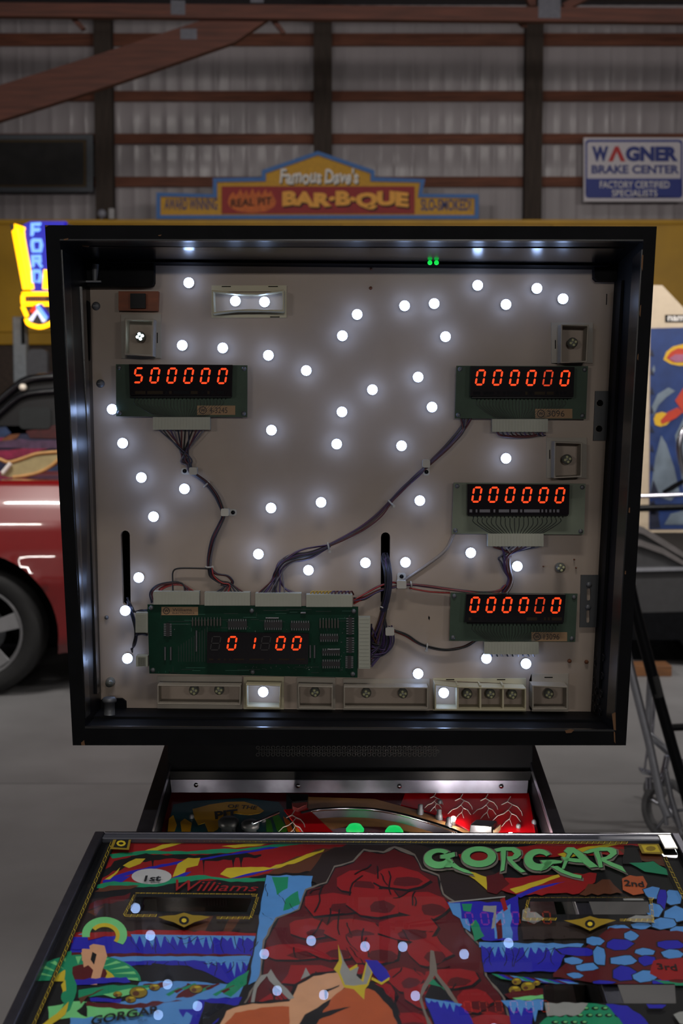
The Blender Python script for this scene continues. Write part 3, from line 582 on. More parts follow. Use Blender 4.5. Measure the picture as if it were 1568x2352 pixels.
def pscrew(x, y, r=7, mt=None, h=.004):
    m = M(); R = r / 1695; m.lathe(pn(x, y, 0), (0, -1, 0), [(R, 0), (R * 1.02, h * .4), (R * .7, h), (0, h * 1.05)], 14); m.box(pn(x, y).x - R * .6, pn(x, y).x + R * .6, YPN - h * 1.15, YPN - h, pn(x, y).z - R * .1, pn(x, y).z + R * .1); m.build('panel_screw', mt or zinc, insert, pn(x, y))
pscrew(221, 703, 10); pscrew(231, 881, 10); pscrew(1307, 1518, 5, rust); pscrew(1346, 1520, 5, rust); pscrew(245, 1418, 5); pscrew(852, 618, 3, rust); pscrew(851, 662, 4, rust); pscrew(1318, 1285, 2, rust); pscrew(1322, 1304, 2, rust); pscrew(1247, 1301, 2, rust); pscrew(1112, 845, 1.5, rust); pscrew(868, 1184, 1.5, rust)
m = M(); pprism(m, [(984, 1414), (987, 1418), (986, 1425), (983, 1420)], 0, .0004); m.build('scratch', black, insert, pn(984, 1418))
for x, y0, y1 in ((1393, 675, 700), (1275, 780, 801)):
    m = M(); m.tube([pn(x, y0, .001), pn(x - 1, y1, .001)], .0006, 5); m.build('staple', black, insert, pn(x, y0))
# --- bulbs
led_w = pm('led_white', (0, 0, 0), emit=(172, 200, 255), es=10.); led_side = pm('led_side', (0, 0, 0), emit=(180, 205, 255), es=7.); led_dim = pm('led_dim', (0, 0, 0), emit=(200, 235, 255), es=2.5)
sock = pm('bulb_socket', (150, 150, 148), .4, .6, var=.05); lens_m = pm('clear_lens', (96, 98, 94), .25, var=.0, spec=.6); dio = pm('diode_yellow', (180, 180, 140), .4, var=0)
BR = .0074
m = M(); m.lathe((0, 0, 0), (0, -1, 0), [(.0055, -.004), (.0062, 0), (.0062, .006), (.0052, .008)], 14); base_ob = m.build('lamp_bulb', sock, pin, (0, 0, 0)); base_me = base_ob.data; bpy.data.objects.remove(base_ob)
def lensmesh(mt, nm):
    m = M(); m.lathe((0, 0, 0), (0, -1, 0), [(.0052, .007), (BR * .95, .009), (BR, .012)], 14, 0 if mt is lens_m else 1); m.lathe((0, 0, 0), (0, -1, 0), [(BR, .012), (BR * .93, .0155), (BR * .6, .0185), (0, .0195)], 14)
    ob = m.build(nm, [mt, led_side], pin, (0, 0, 0)); me = ob.data; bpy.data.objects.remove(ob); return me
me_lit = lensmesh(led_w, 'glowing_lens'); me_off = lensmesh(lens_m, 'lens')
m = M(); m.lathe((0, 0, 0), (0, -1, 0), [(.0021, .0), (.0021, .0015), (.0015, .0028), (0, .003)], 10); t_ = m.build('diode', dio, pin, (0, 0, 0)); me_dio = t_.data; bpy.data.objects.remove(t_)
me_dio2 = me_dio.copy(); me_dio2.materials.clear(); me_dio2.materials.append(pm('diode_lit', (0, 0, 0), emit=(225, 250, 255), es=14))
LIT = [(433, 649), (418, 793), (511, 799), (616, 816), (703, 851), (820, 722), (786, 771), (929, 702), (997, 697), (1097, 655), (1162, 699), (1233, 662), (1293, 686), (1023, 773), (960, 866), (992, 935), (855, 895), (785, 946), (257, 940), (281, 1018), (324, 1097), (423, 1123), (352, 1187), (623, 988), (773, 1020), (922, 1024), (622, 1167), (737, 1154), (964, 1150), (1162, 1053), (593, 1273), (708, 1310), (839, 1293), (931, 1292), (1081, 1270), (1188, 1301), (318, 1327), (287, 1403), (292, 1513), (960, 1548), (1117, 1513), (1208, 1525), (540, 691), (607, 693), (604, 1590), (1019, 1592)]
OFF = [(1315, 787), (1302, 1055), (1287, 1304), (445, 1586), (503, 1585), (723, 1590), (841, 1592), (925, 1593), (1073, 1594), (1126, 1594), (1176, 1595), (1260, 1594)]
def bulb(x, y, kind):
    c = at(x, y, YPN - .014); c.y = YPN
    b = link('lamp_bulb', base_me, pin, c)
    if kind == 'on': link('glowing_lens', me_lit, b, c)
    else:
        link('lens', me_off, b, c)
        for dx, dz in ((.0034, .0008), (-.0034, -.0008), (-.0008, .0034), (.0008, -.0034)): link('diode', me_dio2 if kind == 'dim' else me_dio, b, c + Vector((dx, -.0172, dz)))
for x, y in LIT: bulb(x, y, 'on')
for x, y in OFF: bulb(x, y, 'off')
bulb(322, 773, 'dim')
# --- moulded lamp trays
cream_lit = pm('cream_plastic_lit', (176, 168, 140), .45, var=.06); cream_unlit = pm('cream_plastic_unlit', (150, 142, 130), .5, var=.08)  # same plastic, lighter in colour where a lit bulb sits inside
def inset(loop, t):
    cx = sum(p[0] for p in loop) / len(loop); cy = sum(p[1] for p in loop) / len(loop)
    return [(x + (t if x < cx else -t), y + (t if y < cy else -t)) for x, y in loop]
def tray(rim, flange, mt=cream_unlit, h=.03, t=4, lamps=(), slits=(), dividers=()):
    m = M(); m.ring([pn(x, y, h) for x, y in rim], [pn(x, y, h) for x, y in inset(rim, t)], (0, h - .0005, 0)); c = pn(*rim[0])
    tr_ = m.build('lamp_tray', mt, pin, c, bevel=.0008)
    if flange:
        m = M(); fl = rect(*flange); ix = [p for p in rim]
        xs_ = [pn(*p) for p in fl]; bx = [pn(x, y, h) for x, y in rim]; inn = [Vector((p.x, YPN, p.z)) for p in bx]
        lo = inn if len(inn) == 4 else [inn[0], inn[len(inn) // 2 - 1], inn[len(inn) // 2], inn[-1]]
        m.ring([p - Vector((0, .003, 0)) for p in xs_], [p - Vector((0, .003, 0)) for p in lo], (0, .0028, 0)); m.build('flange', mt, tr_, c)
    for s in slits:
        m = M(); pprism(m, rect(*s), .003, .0034); m.build('slit', black_void, tr_, pn(s[0], s[1]))
    for x in dividers:
        m = M(); ys_ = [p[1] for p in rim]; pprism(m, rect(x - 2, min(ys_) + 3, x + 2, max(ys_) - 3), .001, h - .001); m.build('divider', mt, tr_, pn(x, 1600))
top_rim = [(486, 666), (542, 672), (598, 673), (652, 665), (652, 716), (598, 714), (542, 714), (488, 721)]
tray(top_rim, (486, 656, 658, 730), cream_lit, .028, 4, slits=[(509, 657, 530, 659), (616, 657, 638, 659), (620, 727, 642, 729)])
tray([(286, 731), (353, 733), (351, 819), (285, 815)], (279, 722, 370, 823), cream_unlit, .03, 4, slits=[(360, 764, 362, 788)])
tray([(1288, 744), (1352, 746), (1348, 832), (1287, 834)], (1265, 741, 1360, 834), cream_unlit, .03, 3.5, slits=[(1274, 781, 1276, 801)])
tray([(1273, 1014), (1337, 1016), (1336, 1096), (1272, 1099)], (1254, 1005, 1346, 1098), cream_unlit, .03, 3.5, slits=[(1261, 1033, 1263, 1054)])
tray([(361, 1573), (553, 1575), (552, 1620), (361, 1618)], (362, 1552, 556, 1634), cream_unlit, .03, 3)
tray([(564, 1571), (645, 1573), (644, 1628), (564, 1626)], (560, 1553, 652, 1632), cream_lit, .03, 3.5)
tray([(684, 1575), (764, 1577), (764, 1629), (685, 1628)], (682, 1556, 770, 1634), cream_unlit, .03, 3)
tray([(789, 1577), (983, 1579), (983, 1629), (789, 1628)], (788, 1558, 986, 1636), cream_unlit, .03, 3)
tray([(998, 1571), (1052, 1577), (1208, 1581), (1208, 1632), (1052, 1632), (998, 1631)], (994, 1557, 1207, 1636), cream_lit, .032, 3.5, slits=[(1024, 1560, 1043, 1562), (1141, 1560, 1160, 1562)], dividers=(1051, 1103, 1155))
tray([(1222, 1574), (1304, 1577), (1304, 1631), (1222, 1631)], (1220, 1547, 1304, 1636), cream_unlit, .032, 3.5, slits=[(1250, 1555, 1269, 1557)])
# --- score displays
seg_on = pm('digit_orange', (0, 0, 0), emit=(255, 70, 18), es=1.15); seg_dim = pm('digit_orange_dim', (0, 0, 0), emit=(215, 58, 16), es=.9); seg_off = pm('digit_ghost', (36, 33, 36), .5, var=0)
pcb = pm('board_grey_green', (62, 78, 66), .6, spec=.2, var=.12, scale=40); pcb_pale = pm('board_pale_green', (110, 118, 104), .6, spec=.2, var=.08); pcb_g = pm('board_green', (9, 50, 36), .6, var=.25, scale=30, spec=.15)
trace_d = pm('trace_faint', (50, 60, 52), .4, var=0); trace = pm('trace_dark', (38, 46, 44), .4, var=0); dglass = pm('display_glass', (20, 17, 22), .08, var=0, spec=.6); dsub = pm('display_base', (22, 22, 26), .7, var=.2, spec=.1); nylon = pm('nylon_connector', (158, 160, 148), .5, var=.05); sticker_m = pm('kraft_label', (150, 120, 88), .7, var=.08); ink = pm('label_ink', (50, 40, 40), .7, var=0); gold = pm('gold_pin', (140, 105, 55), .4, .6)
SEG = {'0': 'abcdef', '1': 'bc', '5': 'afgcd', '8': 'abcdefg'}
def digit(x, y, ch, wd, ht, h, par, mt, thick=4.2, skew=.16):
    m = M(); g = 1.2; W, H = wd / 2 - thick / 2, ht / 2 - thick / 2; t = thick / 2
    def hz(yy): return [(-W + g, yy), (-W + g + t, yy - t), (W - g - t, yy - t), (W - g, yy), (W - g - t, yy + t), (-W + g + t, yy + t)]
    def vt(xx, ya, yb): return [(xx, ya + g), (xx + t, ya + g + t), (xx + t, yb - g - t), (xx, yb - g), (xx - t, yb - g - t), (xx - t, ya + g + t)]
    sg = {'a': hz(-H), 'g': hz(0), 'd': hz(H), 'f': vt(-W, -H, 0), 'b': vt(W, -H, 0), 'e': vt(-W, 0, H), 'c': vt(W, 0, H)}
    for s in SEG[ch]: m.prism([pn(x + px_ - py_ * skew, y + py_, h) for px_, py_ in sg[s]], (0, .0006, 0))
    m.build('digit', mt, par, pn(x, y, h))
def display(board, gl, digs, conn, stick=None, stick_t='', mt=pcb, tr_rect=None, dy=0, pale=False):
    m = M(); pprism(m, board, .012, .0145); bd = m.build('score_display', mt, pin, pn(*board[0], .0145))
    for x, y in inset(board, 8): 
        m = M(); m.lathe(pn(x, y, .0145), (0, -1, 0), [(.0032, 0), (.0032, .0014), (.0018, .0024), (0, .0025)], 12); m.tube([pn(x, y, .0), pn(x, y, .0145)], .0018, 8); m.build('board_screw', zinc, bd, pn(x, y, .0145))
    x0, y0 = gl[0]; x1, y1 = gl[2]
    m = M(); pprism(m, gl, .0145, .0265); g = m.build('display_glass', dglass, bd, pn(x0, y0, .0265), bevel=.0006)
    hgt = y1 - y0
    lo = [(x0 + 2, y1 - hgt * .23), (x1 - 2, y1 - hgt * .22), (x1 - 3, y1 - 2), (x0 + 2, y1 - 2)]
    rr = random.Random(int(x0)); m = M(); xx = x0 + 5
    while xx < x1 - 14:
        ww = rr.choice((4, 5, 6, 16, 24, 36)); pprism(m, rect(xx, y1 - 12, min(xx + ww, x1 - 4), y1 - 5), .0266, .0268, 1 if pale else rr.choice((0, 0, 1))); xx += ww + rr.choice((4, 5, 8))
    m.build('electrode_row', [dsub, pm('electrode_grey', (86, 84, 92), .4, .3, var=0) if pale else pm('electrode_tan', (50, 42, 32), .7, var=0, spec=.1)], bd, pn(x0, y1, .0267), kind='stuff')
    m = M(); pprism(m, rect(x0 + 2, y1, x1 - 2, y1 + 3), .0145, .024); 
    for k in range(24): 
        xk = x0 + 14 + k * (x1 - x0 - 28) / 23; m.tube([pn(xk, y1 + 2, .018), pn(xk, y1 + 7, .0148)], .0006, 5)
    m.build('lead_row', black_satin, bd, pn(x0, y1, .02), kind='stuff')
    for d in digs:
        digit(d[0], d[1], d[2], 21.5, 37, .0272, bd, {1: seg_on, 0: seg_off, .5: seg_dim}[d[3]], thick=4.4 if d[3] == 1 else 3.6)
    cx0, cy0, cx1, cy1 = conn; nt = 20 if pale else 28; m = M()
    for k in range(nt):                                   # traces fan from the glass to the connector
        s = k / (nt - 1); xa = x0 + 14 + s * (x1 - x0 - 34); xb = cx0 + 14 + s * (cx1 - cx0 - 26); yb = board[2][1] - 1; ya = y1 + 8
        P = [(xa, ya), (xa, ya + (yb - ya) * (.25 + .35 * abs(s - .5) * 2 * 0 + .25 * (1 - abs(s - .5) * 2))), (xa + (xb - xa) * .6, yb - (yb - ya) * .22 * 1), (xb, yb)]
        Q = subdiv([Vector((a, b, 0)) for a, b in P], 4); m.tube([pn(q.x, q.y, .0146) for q in Q], .0007 if not pale else .0006, 4, caps=False)
    m.build('trace_bundle', trace if pale else trace_d, bd, pn(x0, y1, .0146), kind='stuff')
    m = M(); pprism(m, rect(cx0, cy0, cx1, cy1), .006, .019); k = 18
    for q in range(k): xk = cx0 + 5 + q * (cx1 - cx0 - 10) / (k - 1); pprism(m, rect(xk - 1.2, cy0 + 2, xk + 1.2, cy1 - 1), .019, .0196)
    m.build('connector', nylon, bd, pn(cx0, cy0, .019))
    if stick:
        m = M(); pprism(m, rect(*stick), .0146, .015); st = m.build('paper_label', sticker_m, bd, pn(stick[0], stick[1], .015))
        sx0, sy0, sx1, sy1 = stick; fn = lambda x, y: pn(x, y, .0152); r = (sy1 - sy0) * .42; cx, cy = sx0 + 13, (sy0 + sy1) / 2
        m = M(); m.ring([fn(x, y) for x, y in ell(cx, cy, r, r)], [fn(x, y) for x, y in ell(cx, cy, r * .78, r * .78)], (0, .0001, 0)); text(m, 'W', (cx - r * .6, cy - r * .45, cx + r * .6, cy + r * .45), fn, 0, .03)
        text(m, stick_t, (sx0 + 28, sy0 + 4, sx1 - 18, sy1 - 4), fn, 0, .0); m.build('label_print', ink, bd, pn(sx0, sy0, .0152))
    return bd
Z = lambda xs, y, s, bad=(): [(x, y + i * .35, c, .5 if i in bad else 1) for i, (x, c) in enumerate(zip(xs, s))]
display([(266, 836.5), (568, 839), (567.5, 958), (266.7, 956)], [(296, 836.5), (534, 838), (532, 910), (298, 908)], Z((317.8, 355.4, 394.3, 432.9, 471.1, 510.7), 862, '500000'), (351, 958, 482, 987), (452.6, 931.6, 540, 953), '4-3245')
display([(1048, 840), (1350, 841), (1345, 962.5), (1044, 961)], [(1081, 841), (1319, 843), (1316.5, 911.5), (1079.5, 910)], Z((1103, 1142.3, 1181.2, 1219.8, 1258, 1297), 867, '000000', (4,)), (1130, 962.5, 1258, 992), (1228.7, 939, 1314, 961), '3096')
display([(1041.5, 1108.4), (1344.5, 1111), (1341, 1228), (1037.4, 1225.8)], [(1073, 1111.6), (1307.8, 1113), (1306, 1182), (1072.5, 1181.8)], Z((1094.8, 1133, 1171.3, 1209.6, 1247.9, 1285.5), 1136, '000000'), (1120, 1226, 1248, 1255), mt=pcb_pale, pale=True)
display([(1034.8, 1361), (1326, 1363.8), (1320.6, 1474.4), (1031.7, 1472)], [(1070.9, 1365), (1299, 1366), (1294, 1430), (1066, 1429)], Z((1090, 1127.3, 1164.3, 1202.3, 1239, 1276.6), 1389, '000000', (4,)), (1111.7, 1475, 1236.7, 1503), (1220, 1452, 1302, 1473), '13096')
# --- master display board
B = [(338.6, 1388.5), (822.5, 1393.7), (820.8, 1556.6), (343, 1547)]
m = M(); pprism(m, B, .016, .0185); mb = m.build('control_board', pcb_g, pin, pn(*B[0], .0185)); H = .0185
for x, y in [(347, 1396), (812, 1404), (810, 1548), (351, 1539), (578, 1403), (580, 1543)]:
    m = M(); m.lathe(pn(x, y, H), (0, -1, 0), [(.0034, 0), (.0034, .0014), (.0018, .0026), (0, .0027)], 12); m.tube([pn(x, y, 0), pn(x, y, H)], .002, 8); m.build('board_screw', zinc, mb, pn(x, y, H))
m = M(); pprism(m, [(476, 1452), (709, 1455.7), (707, 1526), (474.6, 1523)], H, .027); m.build('display_glass', dglass, mb, pn(590, 1490, .027), bevel=.0006)
m = M(); 
for a, b in ((480, 490), (500, 506), (514, 518), (526, 530), (536, 560), (572, 606), (618, 622), (640, 664), (680, 700)): pprism(m, rect(a, 1513, b, 1516), .027, .0273)
m.build('electrode_row', pm('electrode_tan', (50, 42, 32), .7, var=0, spec=.1), mb, pn(590, 1514, .027), kind='stuff')
for x, c, b in ((495, '8', 0), (532.5, '0', 1), (576, '1', 1), (609.6, '8', 0), (644, '0', 1), (681, '0', 1)): digit(x, 1477.5, c, 21.5, 33, .0278, mb, seg_on if b else seg_off, thick=4.2 if b else 2.2)
for c in ((352, 1359, 457.4, 1388.5), (469.5, 1361, 574, 1391), (586, 1363, 691.6, 1393), (703, 1366, 808.7, 1394), (823, 1418, 850, 1536), (311, 1408, 339, 1453), (312, 1507, 339, 1531)):
    m = M(); pprism(m, rect(*c), .008, .024); k = 14; hor = c[2] - c[0] > c[3] - c[1]
    for q in range(k):
        if hor: xk = c[0] + 5 + q * (c[2] - c[0] - 10) / (k - 1); pprism(m, rect(xk - 1, c[1] + 3, xk + 1, c[3] - 2), .024, .0244)
        else: yk = c[1] + 4 + q * (c[3] - c[1] - 8) / (k - 1); pprism(m, rect(c[0] + 2, yk - 1, c[2] - 3, yk + 1), .024, .0244)
    m.build('connector', nylon, mb, pn(c[0], c[1], .024))
ic_m = pm('chip_black', (20, 18, 22), .45, var=0); pin_m = pm('chip_pin', (104, 104, 108), .4, .6, var=0); res_m = pm('resistor_grey', (74, 70, 66), .6, var=.2)
def chipic(x0, y0, x1, y1):
    m = M(); hor = x1 - x0 > y1 - y0
    if hor:
        pprism(m, rect(x0 + 1, y0 + 5, x1 - 1, y1 - 5), H, H + .004)
        for k in range(8):
            xk = x0 + 4 + k * (x1 - x0 - 8) / 7
            pprism(m, rect(xk - 1.4, y0, xk + 1.4, y0 + 5), H, H + .0025, 1); pprism(m, rect(xk - 1.4, y1 - 5, xk + 1.4, y1), H, H + .0025, 1)
    else:
        pprism(m, rect(x0 + 5, y0 + 1, x1 - 5, y1 - 1), H, H + .004)
        for k in range(7):
            yk = y0 + 4 + k * (y1 - y0 - 8) / 6
            pprism(m, rect(x0, yk - 1.4, x0 + 5, yk + 1.4), H, H + .0025, 1); pprism(m, rect(x1 - 5, yk - 1.4, x1, yk + 1.4), H, H + .0025, 1)
    m.build('chip', [ic_m, pin_m], mb, pn(x0, y0, H))
for c in ((376, 1430, 394, 1463), (522, 1422, 568, 1446), (605, 1424, 649, 1447), (666, 1426, 712, 1448), (795, 1417, 813, 1459), (795, 1462, 813, 1501), (793, 1505, 811, 1537), (733, 1456, 778, 1474), (738, 1490, 782, 1506), (738, 1515, 782, 1535)): chipic(*c)
for x0, x1, y0, y1, n in ((442, 506, 1418, 1441, 10), (735, 776, 1420, 1446, 7)):
    for k in range(n):
        x = x0 + (x1 - x0) * k / (n - 1); m = M(); m.tube([pn(x, y0, H), pn(x, y0, H + .003), pn(x, y1, H + .003), pn(x, y1, H)], .0005, 5, 1); m.tube([pn(x, y0 + 4, H + .003), pn(x, y1 - 4, H + .003)], .0013, 7); m.build('resistor', [res_m, pin_m], mb, pn(x, y0, H))
for q in ((451, 1448, 451, 1496), (379, 1486, 379, 1516), (392, 1486, 392, 1516), (712, 1482, 712, 1511), (722, 1482, 722, 1511), (752, 1492, 780, 1492), (610, 1420, 640, 1420), (690, 1408, 702, 1408)):
    m = M(); m.tube([pn(q[0], q[1], H + .002), pn(q[2], q[3], H + .002)], .0016, 7); m.build('resistor_pack', pin_m, mb, pn(q[0], q[1], H))
m = M(); pprism(m, rect(370.6, 1394, 454.7, 1413), H, H + .0004); m.build('paper_label', sticker_m, mb, pn(371, 1394, H))
m = M(); fn = lambda x, y: pn(x, y, H + .0006); m.ring([fn(x, y) for x, y in ell(382, 1403, 8, 8)], [fn(x, y) for x, y in ell(382, 1403, 6.2, 6.2)], (0, .0001, 0)); text(m, 'W', (377, 1399, 387, 1407), fn, 0, .03); text(m, 'Williams', (396, 1397, 440, 1404), fn, 0); text(m, 'ELECTRONICS', (396, 1406, 446, 1410), fn, 0); m.build('label_print', ink, mb, pn(380, 1403, H))
m = M(); rr = random.Random(9)
for k in range(46):
    x = rr.uniform(350, 800); y = rr.choice((rr.uniform(1398, 1450), rr.uniform(1530, 1546))); L_ = rr.uniform(15, 60)
    pprism(m, rect(x, y, min(x + L_, 815), y + 1.3) if rr.random() < .7 else rect(x, y, x + 1.3, min(y + L_ * .4, 1545)), H, H + .0002, rr.choice((0, 0, 1)))
for k in range(12): x = 475 - k * 6; pprism(m, [(x, 1440 + k * 4), (x + 2, 1440 + k * 4), (x + 2, 1520), (x, 1520)], H, H + .0002, 0)
m.build('copper_traces', [pm('trace_green', (8, 38, 30), .4, var=0), pm('trace_teal', (22, 84, 66), .4, var=0)], mb, pn(500, 1400, H), kind='stuff')
m = M(); rr = random.Random(3)
for k in range(60):
    m.lathe(pn(*rr.choice([(rr.uniform(355, 812), rr.uniform(1418, 1450)), (rr.uniform(780, 815), rr.uniform(1410, 1540)), (rr.uniform(560, 720), rr.uniform(1528, 1540))]), H), (0, -1, 0), [(.0007, 0), (.0004, .0006), (0, .0007)], 6)
m.build('solder_joints', pm('solder', (150, 150, 155), .3, .8, var=0), mb, pn(500, 1430, H), kind='stuff')
# --- wiring harness
WC = [pm('wire_' + n, c, .45, var=0) for n, c in (('navy', (26, 26, 48)), ('black', (14, 13, 16)), ('maroon', (74, 20, 26)), ('brown', (70, 44, 30)), ('violet', (60, 42, 84)), ('grey', (92, 88, 96)), ('red', (140, 26, 22)), ('white', (150, 146, 150)))]
def bundle(path, n, spread=6., r=.00105, cols=(0, 1, 2, 3, 4, 5), h=.008, seed=1, ends=None, ends0=None, name='wire_harness', tight=None):
    """n wires along a pixel path; they may fan out to a row of end points"""
    rr = random.Random(seed); m = M()
    for k in range(n):
        a = rr.uniform(0, 6.28); q = math.sqrt(rr.random()); pts = []
        for i, p in enumerate(path):
            j = spread * (tight[i] if tight else 1); tw = a + i * .35
            pts.append(Vector((p[0] + math.cos(tw) * q * j, p[1] + math.sin(tw) * q * j * .6, (p[2] if len(p) > 2 else h) + math.sin(tw + 1) * q * j * .00045)))
        if ends: s = (k + .5) / n; e0, e1 = ends; pts.append(Vector((e0[0] + (e1[0] - e0[0]) * s, e0[1] + (e1[1] - e0[1]) * s, e0[2] if len(e0) > 2 else .014)))
        if ends0: s = (k + .5) / n; e0, e1 = ends0; pts.insert(0, Vector((e0[0] + (e1[0] - e0[0]) * s, e0[1] + (e1[1] - e0[1]) * s, e0[2] if len(e0) > 2 else .014)))
        Q = subdiv(pts, 5); m.tube([pn(v.x, v.y, max(v.z, .0012)) for v in Q], r, 6, cols[k % len(cols)], caps=False)
    return m.build(name, WC, pin, pn(path[0][0], path[0][1], h), kind='stuff')
bundle([(424, 1050), (433, 1067), (440, 1085), (470, 1108), (492, 1135), (504, 1160), (511, 1182), (505, 1200), (490, 1235), (482, 1275), (480, 1304)], 13, 6.5, seed=2, ends0=((362, 988), (472, 988)), tight=[1.7, .9, .8, .9, 1, .9, .8, .9, .9, .8, .6], cols=(0, 1, 2, 4, 5, 0, 2, 1))
bundle([(481, 1304), (486, 1322), (505, 1336), (525, 1340)], 8, 6, seed=3, ends=((490, 1362), (566, 1362)), cols=(0, 1, 2, 6, 1))
bundle([(483, 1308), (496, 1318), (520, 1322), (533, 1336), (524, 1345), (508, 1342)], 4, 4, seed=4, cols=(0, 1, 2))
bundle([(478, 1306), (440, 1305), (408, 1306), (397, 1314), (396, 1335)], 1, .5, .0012, seed=5, cols=(1,), ends=((397, 1362), (397, 1362)))
bundle([(350, 1385), (346, 1362), (362, 1345), (392, 1338), (415, 1340)], 3, 4, seed=6, cols=(1, 0, 2), ends=((420, 1360), (450, 1360)))
bundle([(370, 1352), (395, 1342), (425, 1345)], 7, 5, seed=7, cols=(6, 2, 6), ends=((420, 1361), (452, 1361)), ends0=((362, 1361), (376, 1361)))
bundle([(1060, 985), (1030, 1022), (1000, 1052), (984, 1068), (960, 1092), (928, 1122), (898, 1152), (870, 1185), (835, 1212), (795, 1234), (757, 1252)], 14, 8, seed=8, ends0=((1056, 958, .008), (1088, 958, .008)), tight=[1.2, 1.1, .8, .6, .9, .8, .55, 1.1, 1.1, .9, .55], cols=(2, 0, 1, 4, 2, 3, 5, 0))
bundle([(757, 1253), (715, 1270), (672, 1278), (645, 1292), (634, 1312), (628, 1332)], 9, 7, seed=9, ends=((588, 1364), (640, 1364)), tight=[.5, 1.2, 1.5, 1.2, 1, 1], cols=(2, 0, 1, 4, 5))
bundle([(757, 1253), (700, 1262), (668, 1276), (640, 1302), (638, 1325), (650, 1350), (672, 1361)], 5, 5, seed=10, ends=((676, 1364), (690, 1364)), cols=(5, 7, 4, 2))
bundle([(757, 1254), (710, 1282), (672, 1290), (648, 1310)], 5, 4, seed=11, ends=((600, 1364), (660, 1364)), cols=(4, 5, 0))
m_ = bundle([(884, 1285, .0), (889, 1310, .012), (891, 1340, .014), (888, 1372, .014), (882, 1400, .012)], 16, 8.5, .0016, seed=12, ends0=((880, 1270, -.02), (888, 1270, -.02)), cols=(0, 4, 0, 1, 0), h=.012)
bundle([(882, 1398), (876, 1425), (868, 1455), (862, 1480)], 16, 9, seed=13, ends=((853, 1430), (853, 1530)), cols=(0, 4, 1, 4, 3), tight=[.8, .9, 1.3, 1.6])
bundle([(880, 1420), (884, 1450), (888, 1472), (878, 1496)], 14, 12, seed=14, ends=((853, 1470), (853, 1534)), cols=(1, 0, 4, 4, 2), tight=[.6, .9, 1.2, 1.2])
bundle([(894, 1440), (898, 1470), (890, 1490), (870, 1505)], 7, 8, seed=15, ends=((853, 1490), (853, 1520)), cols=(4, 0, 4))
bundle([(835, 1374), (866, 1358), (895, 1350), (925, 1344), (948, 1343), (985, 1347), (1020, 1352), (1062, 1357), (1110, 1362, .005), (1145, 1358, .005), (1160, 1345, .006)], 9, 5.5, seed=16, ends0=((812, 1388), (812, 1372)), cols=(6, 2, 1, 6, 4, 3), tight=[1.2, 1.2, 1, .8, .7, .9, .8, .6, .8, .8, .8])
bundle([(845, 1360), (872, 1346), (900, 1338)], 2, 2, seed=17, ends0=((812, 1380), (812, 1378)), cols=(2, 6), ends=((915, 1340), (920, 1342)))
bundle([(940, 1350), (985, 1358), (1034, 1361)], 2, 2, .0012, seed=18, cols=(6, 2))
bundle([(905, 1448), (935, 1460), (962, 1478), (990, 1488), (1025, 1493), (1062, 1488), (1085, 1476)], 8, 5, seed=19, ends=((1092, 1468, .006), (1110, 1468, .006)), cols=(1, 3, 2, 1, 6, 0), tight=[.8, 1, .7, .8, .9, .8, .7])
bundle([(1160, 1275), (1160, 1292), (1165, 1312), (1172, 1328), (1168, 1345), (1158, 1362, .006)], 12, 9, .0012, seed=20, ends0=((1128, 1256), (1242, 1256)), cols=(2, 3, 4, 7, 0, 5), tight=[1.6, 1.2, .9, .7, .8, .8])
bundle([(1150, 1000, .012), (1190, 1003, .014), (1230, 1000, .012)], 4, 3, seed=21, cols=(2, 0, 4), ends=((1244, 992), (1244, 992)), ends0=((1140, 992), (1140, 992)))
m = M()
for k in range(11): x = 1143 + k * 10; m.tube([pn(x, 990, .013), pn(x + 2, 997, .016), pn(x + 6, 1000, .012), pn(x + 9, 1000, .006)], .0011, 6, (2, 0, 4, 1)[k % 4], caps=False)
m.build('wire_harness', WC, pin, pn(1190, 995, .01), kind='stuff')
m = M()
for k in range(9): x = 1128 + k * 12; m.tube([pn(x, 1502, .013), pn(x + 1, 1506, .013), pn(x + 2, 1507, .006)], .0011, 6, (0, 1, 7)[k % 3], caps=False)
m.build('wire_harness', WC, pin, pn(1180, 1503, .01), kind='stuff')
m = M()
for k in range(12): x = 712 + k * 8; m.tube([pn(x, 1368, .014), pn(x + 3, 1359, .018), pn(x + 8, 1358, .012), pn(x + 12, 1366, .008)], .0011, 6, 8 if k < 6 else (4, 2)[k % 2], caps=False)
m.build('wire_harness', WC + [pm('wire_yellow', (170, 140, 50), .45, var=0)], pin, pn(750, 1360, .01), kind='stuff')
bundle([(300, 1392), (308, 1405), (325, 1402)], 4, 3, seed=22, cols=(0, 1), ends0=((290, 1372, -.02), (294, 1372, -.02)), ends=((338, 1400), (340, 1404)))
bundle([(296, 1395), (306, 1425), (311, 1455), (307, 1480)], 5, 4, seed=23, cols=(0, 1, 5), ends=((300, 1490), (304, 1500)), ends0=((290, 1380, -.02), (294, 1380, -.02)))
bundle([(311, 1458), (325, 1455), (338, 1458)], 4, 3, seed=24, cols=(1, 0))
m = M(); m.tube([pn(x, y, .0022) for x, y in subdiv([Vector((1040, 1228, 0)), Vector((1020, 1268, 0)), Vector((985, 1296, 0)), Vector((950, 1320, 0)), Vector((925, 1335, 0))], 4) for x, y in [(x.x, x.y)]] if False else [pn(v.x, v.y, .0022) for v in subdiv([(1042, 1226, 0), (1022, 1264, 0), (985, 1294, 0), (950, 1318, 0), (925, 1335, 0)], 4)], .0022, 6); m.build('clear_sleeve', pm('sleeve_clear', (140, 132, 128), .3, var=0), pin, pn(985, 1294, .002))
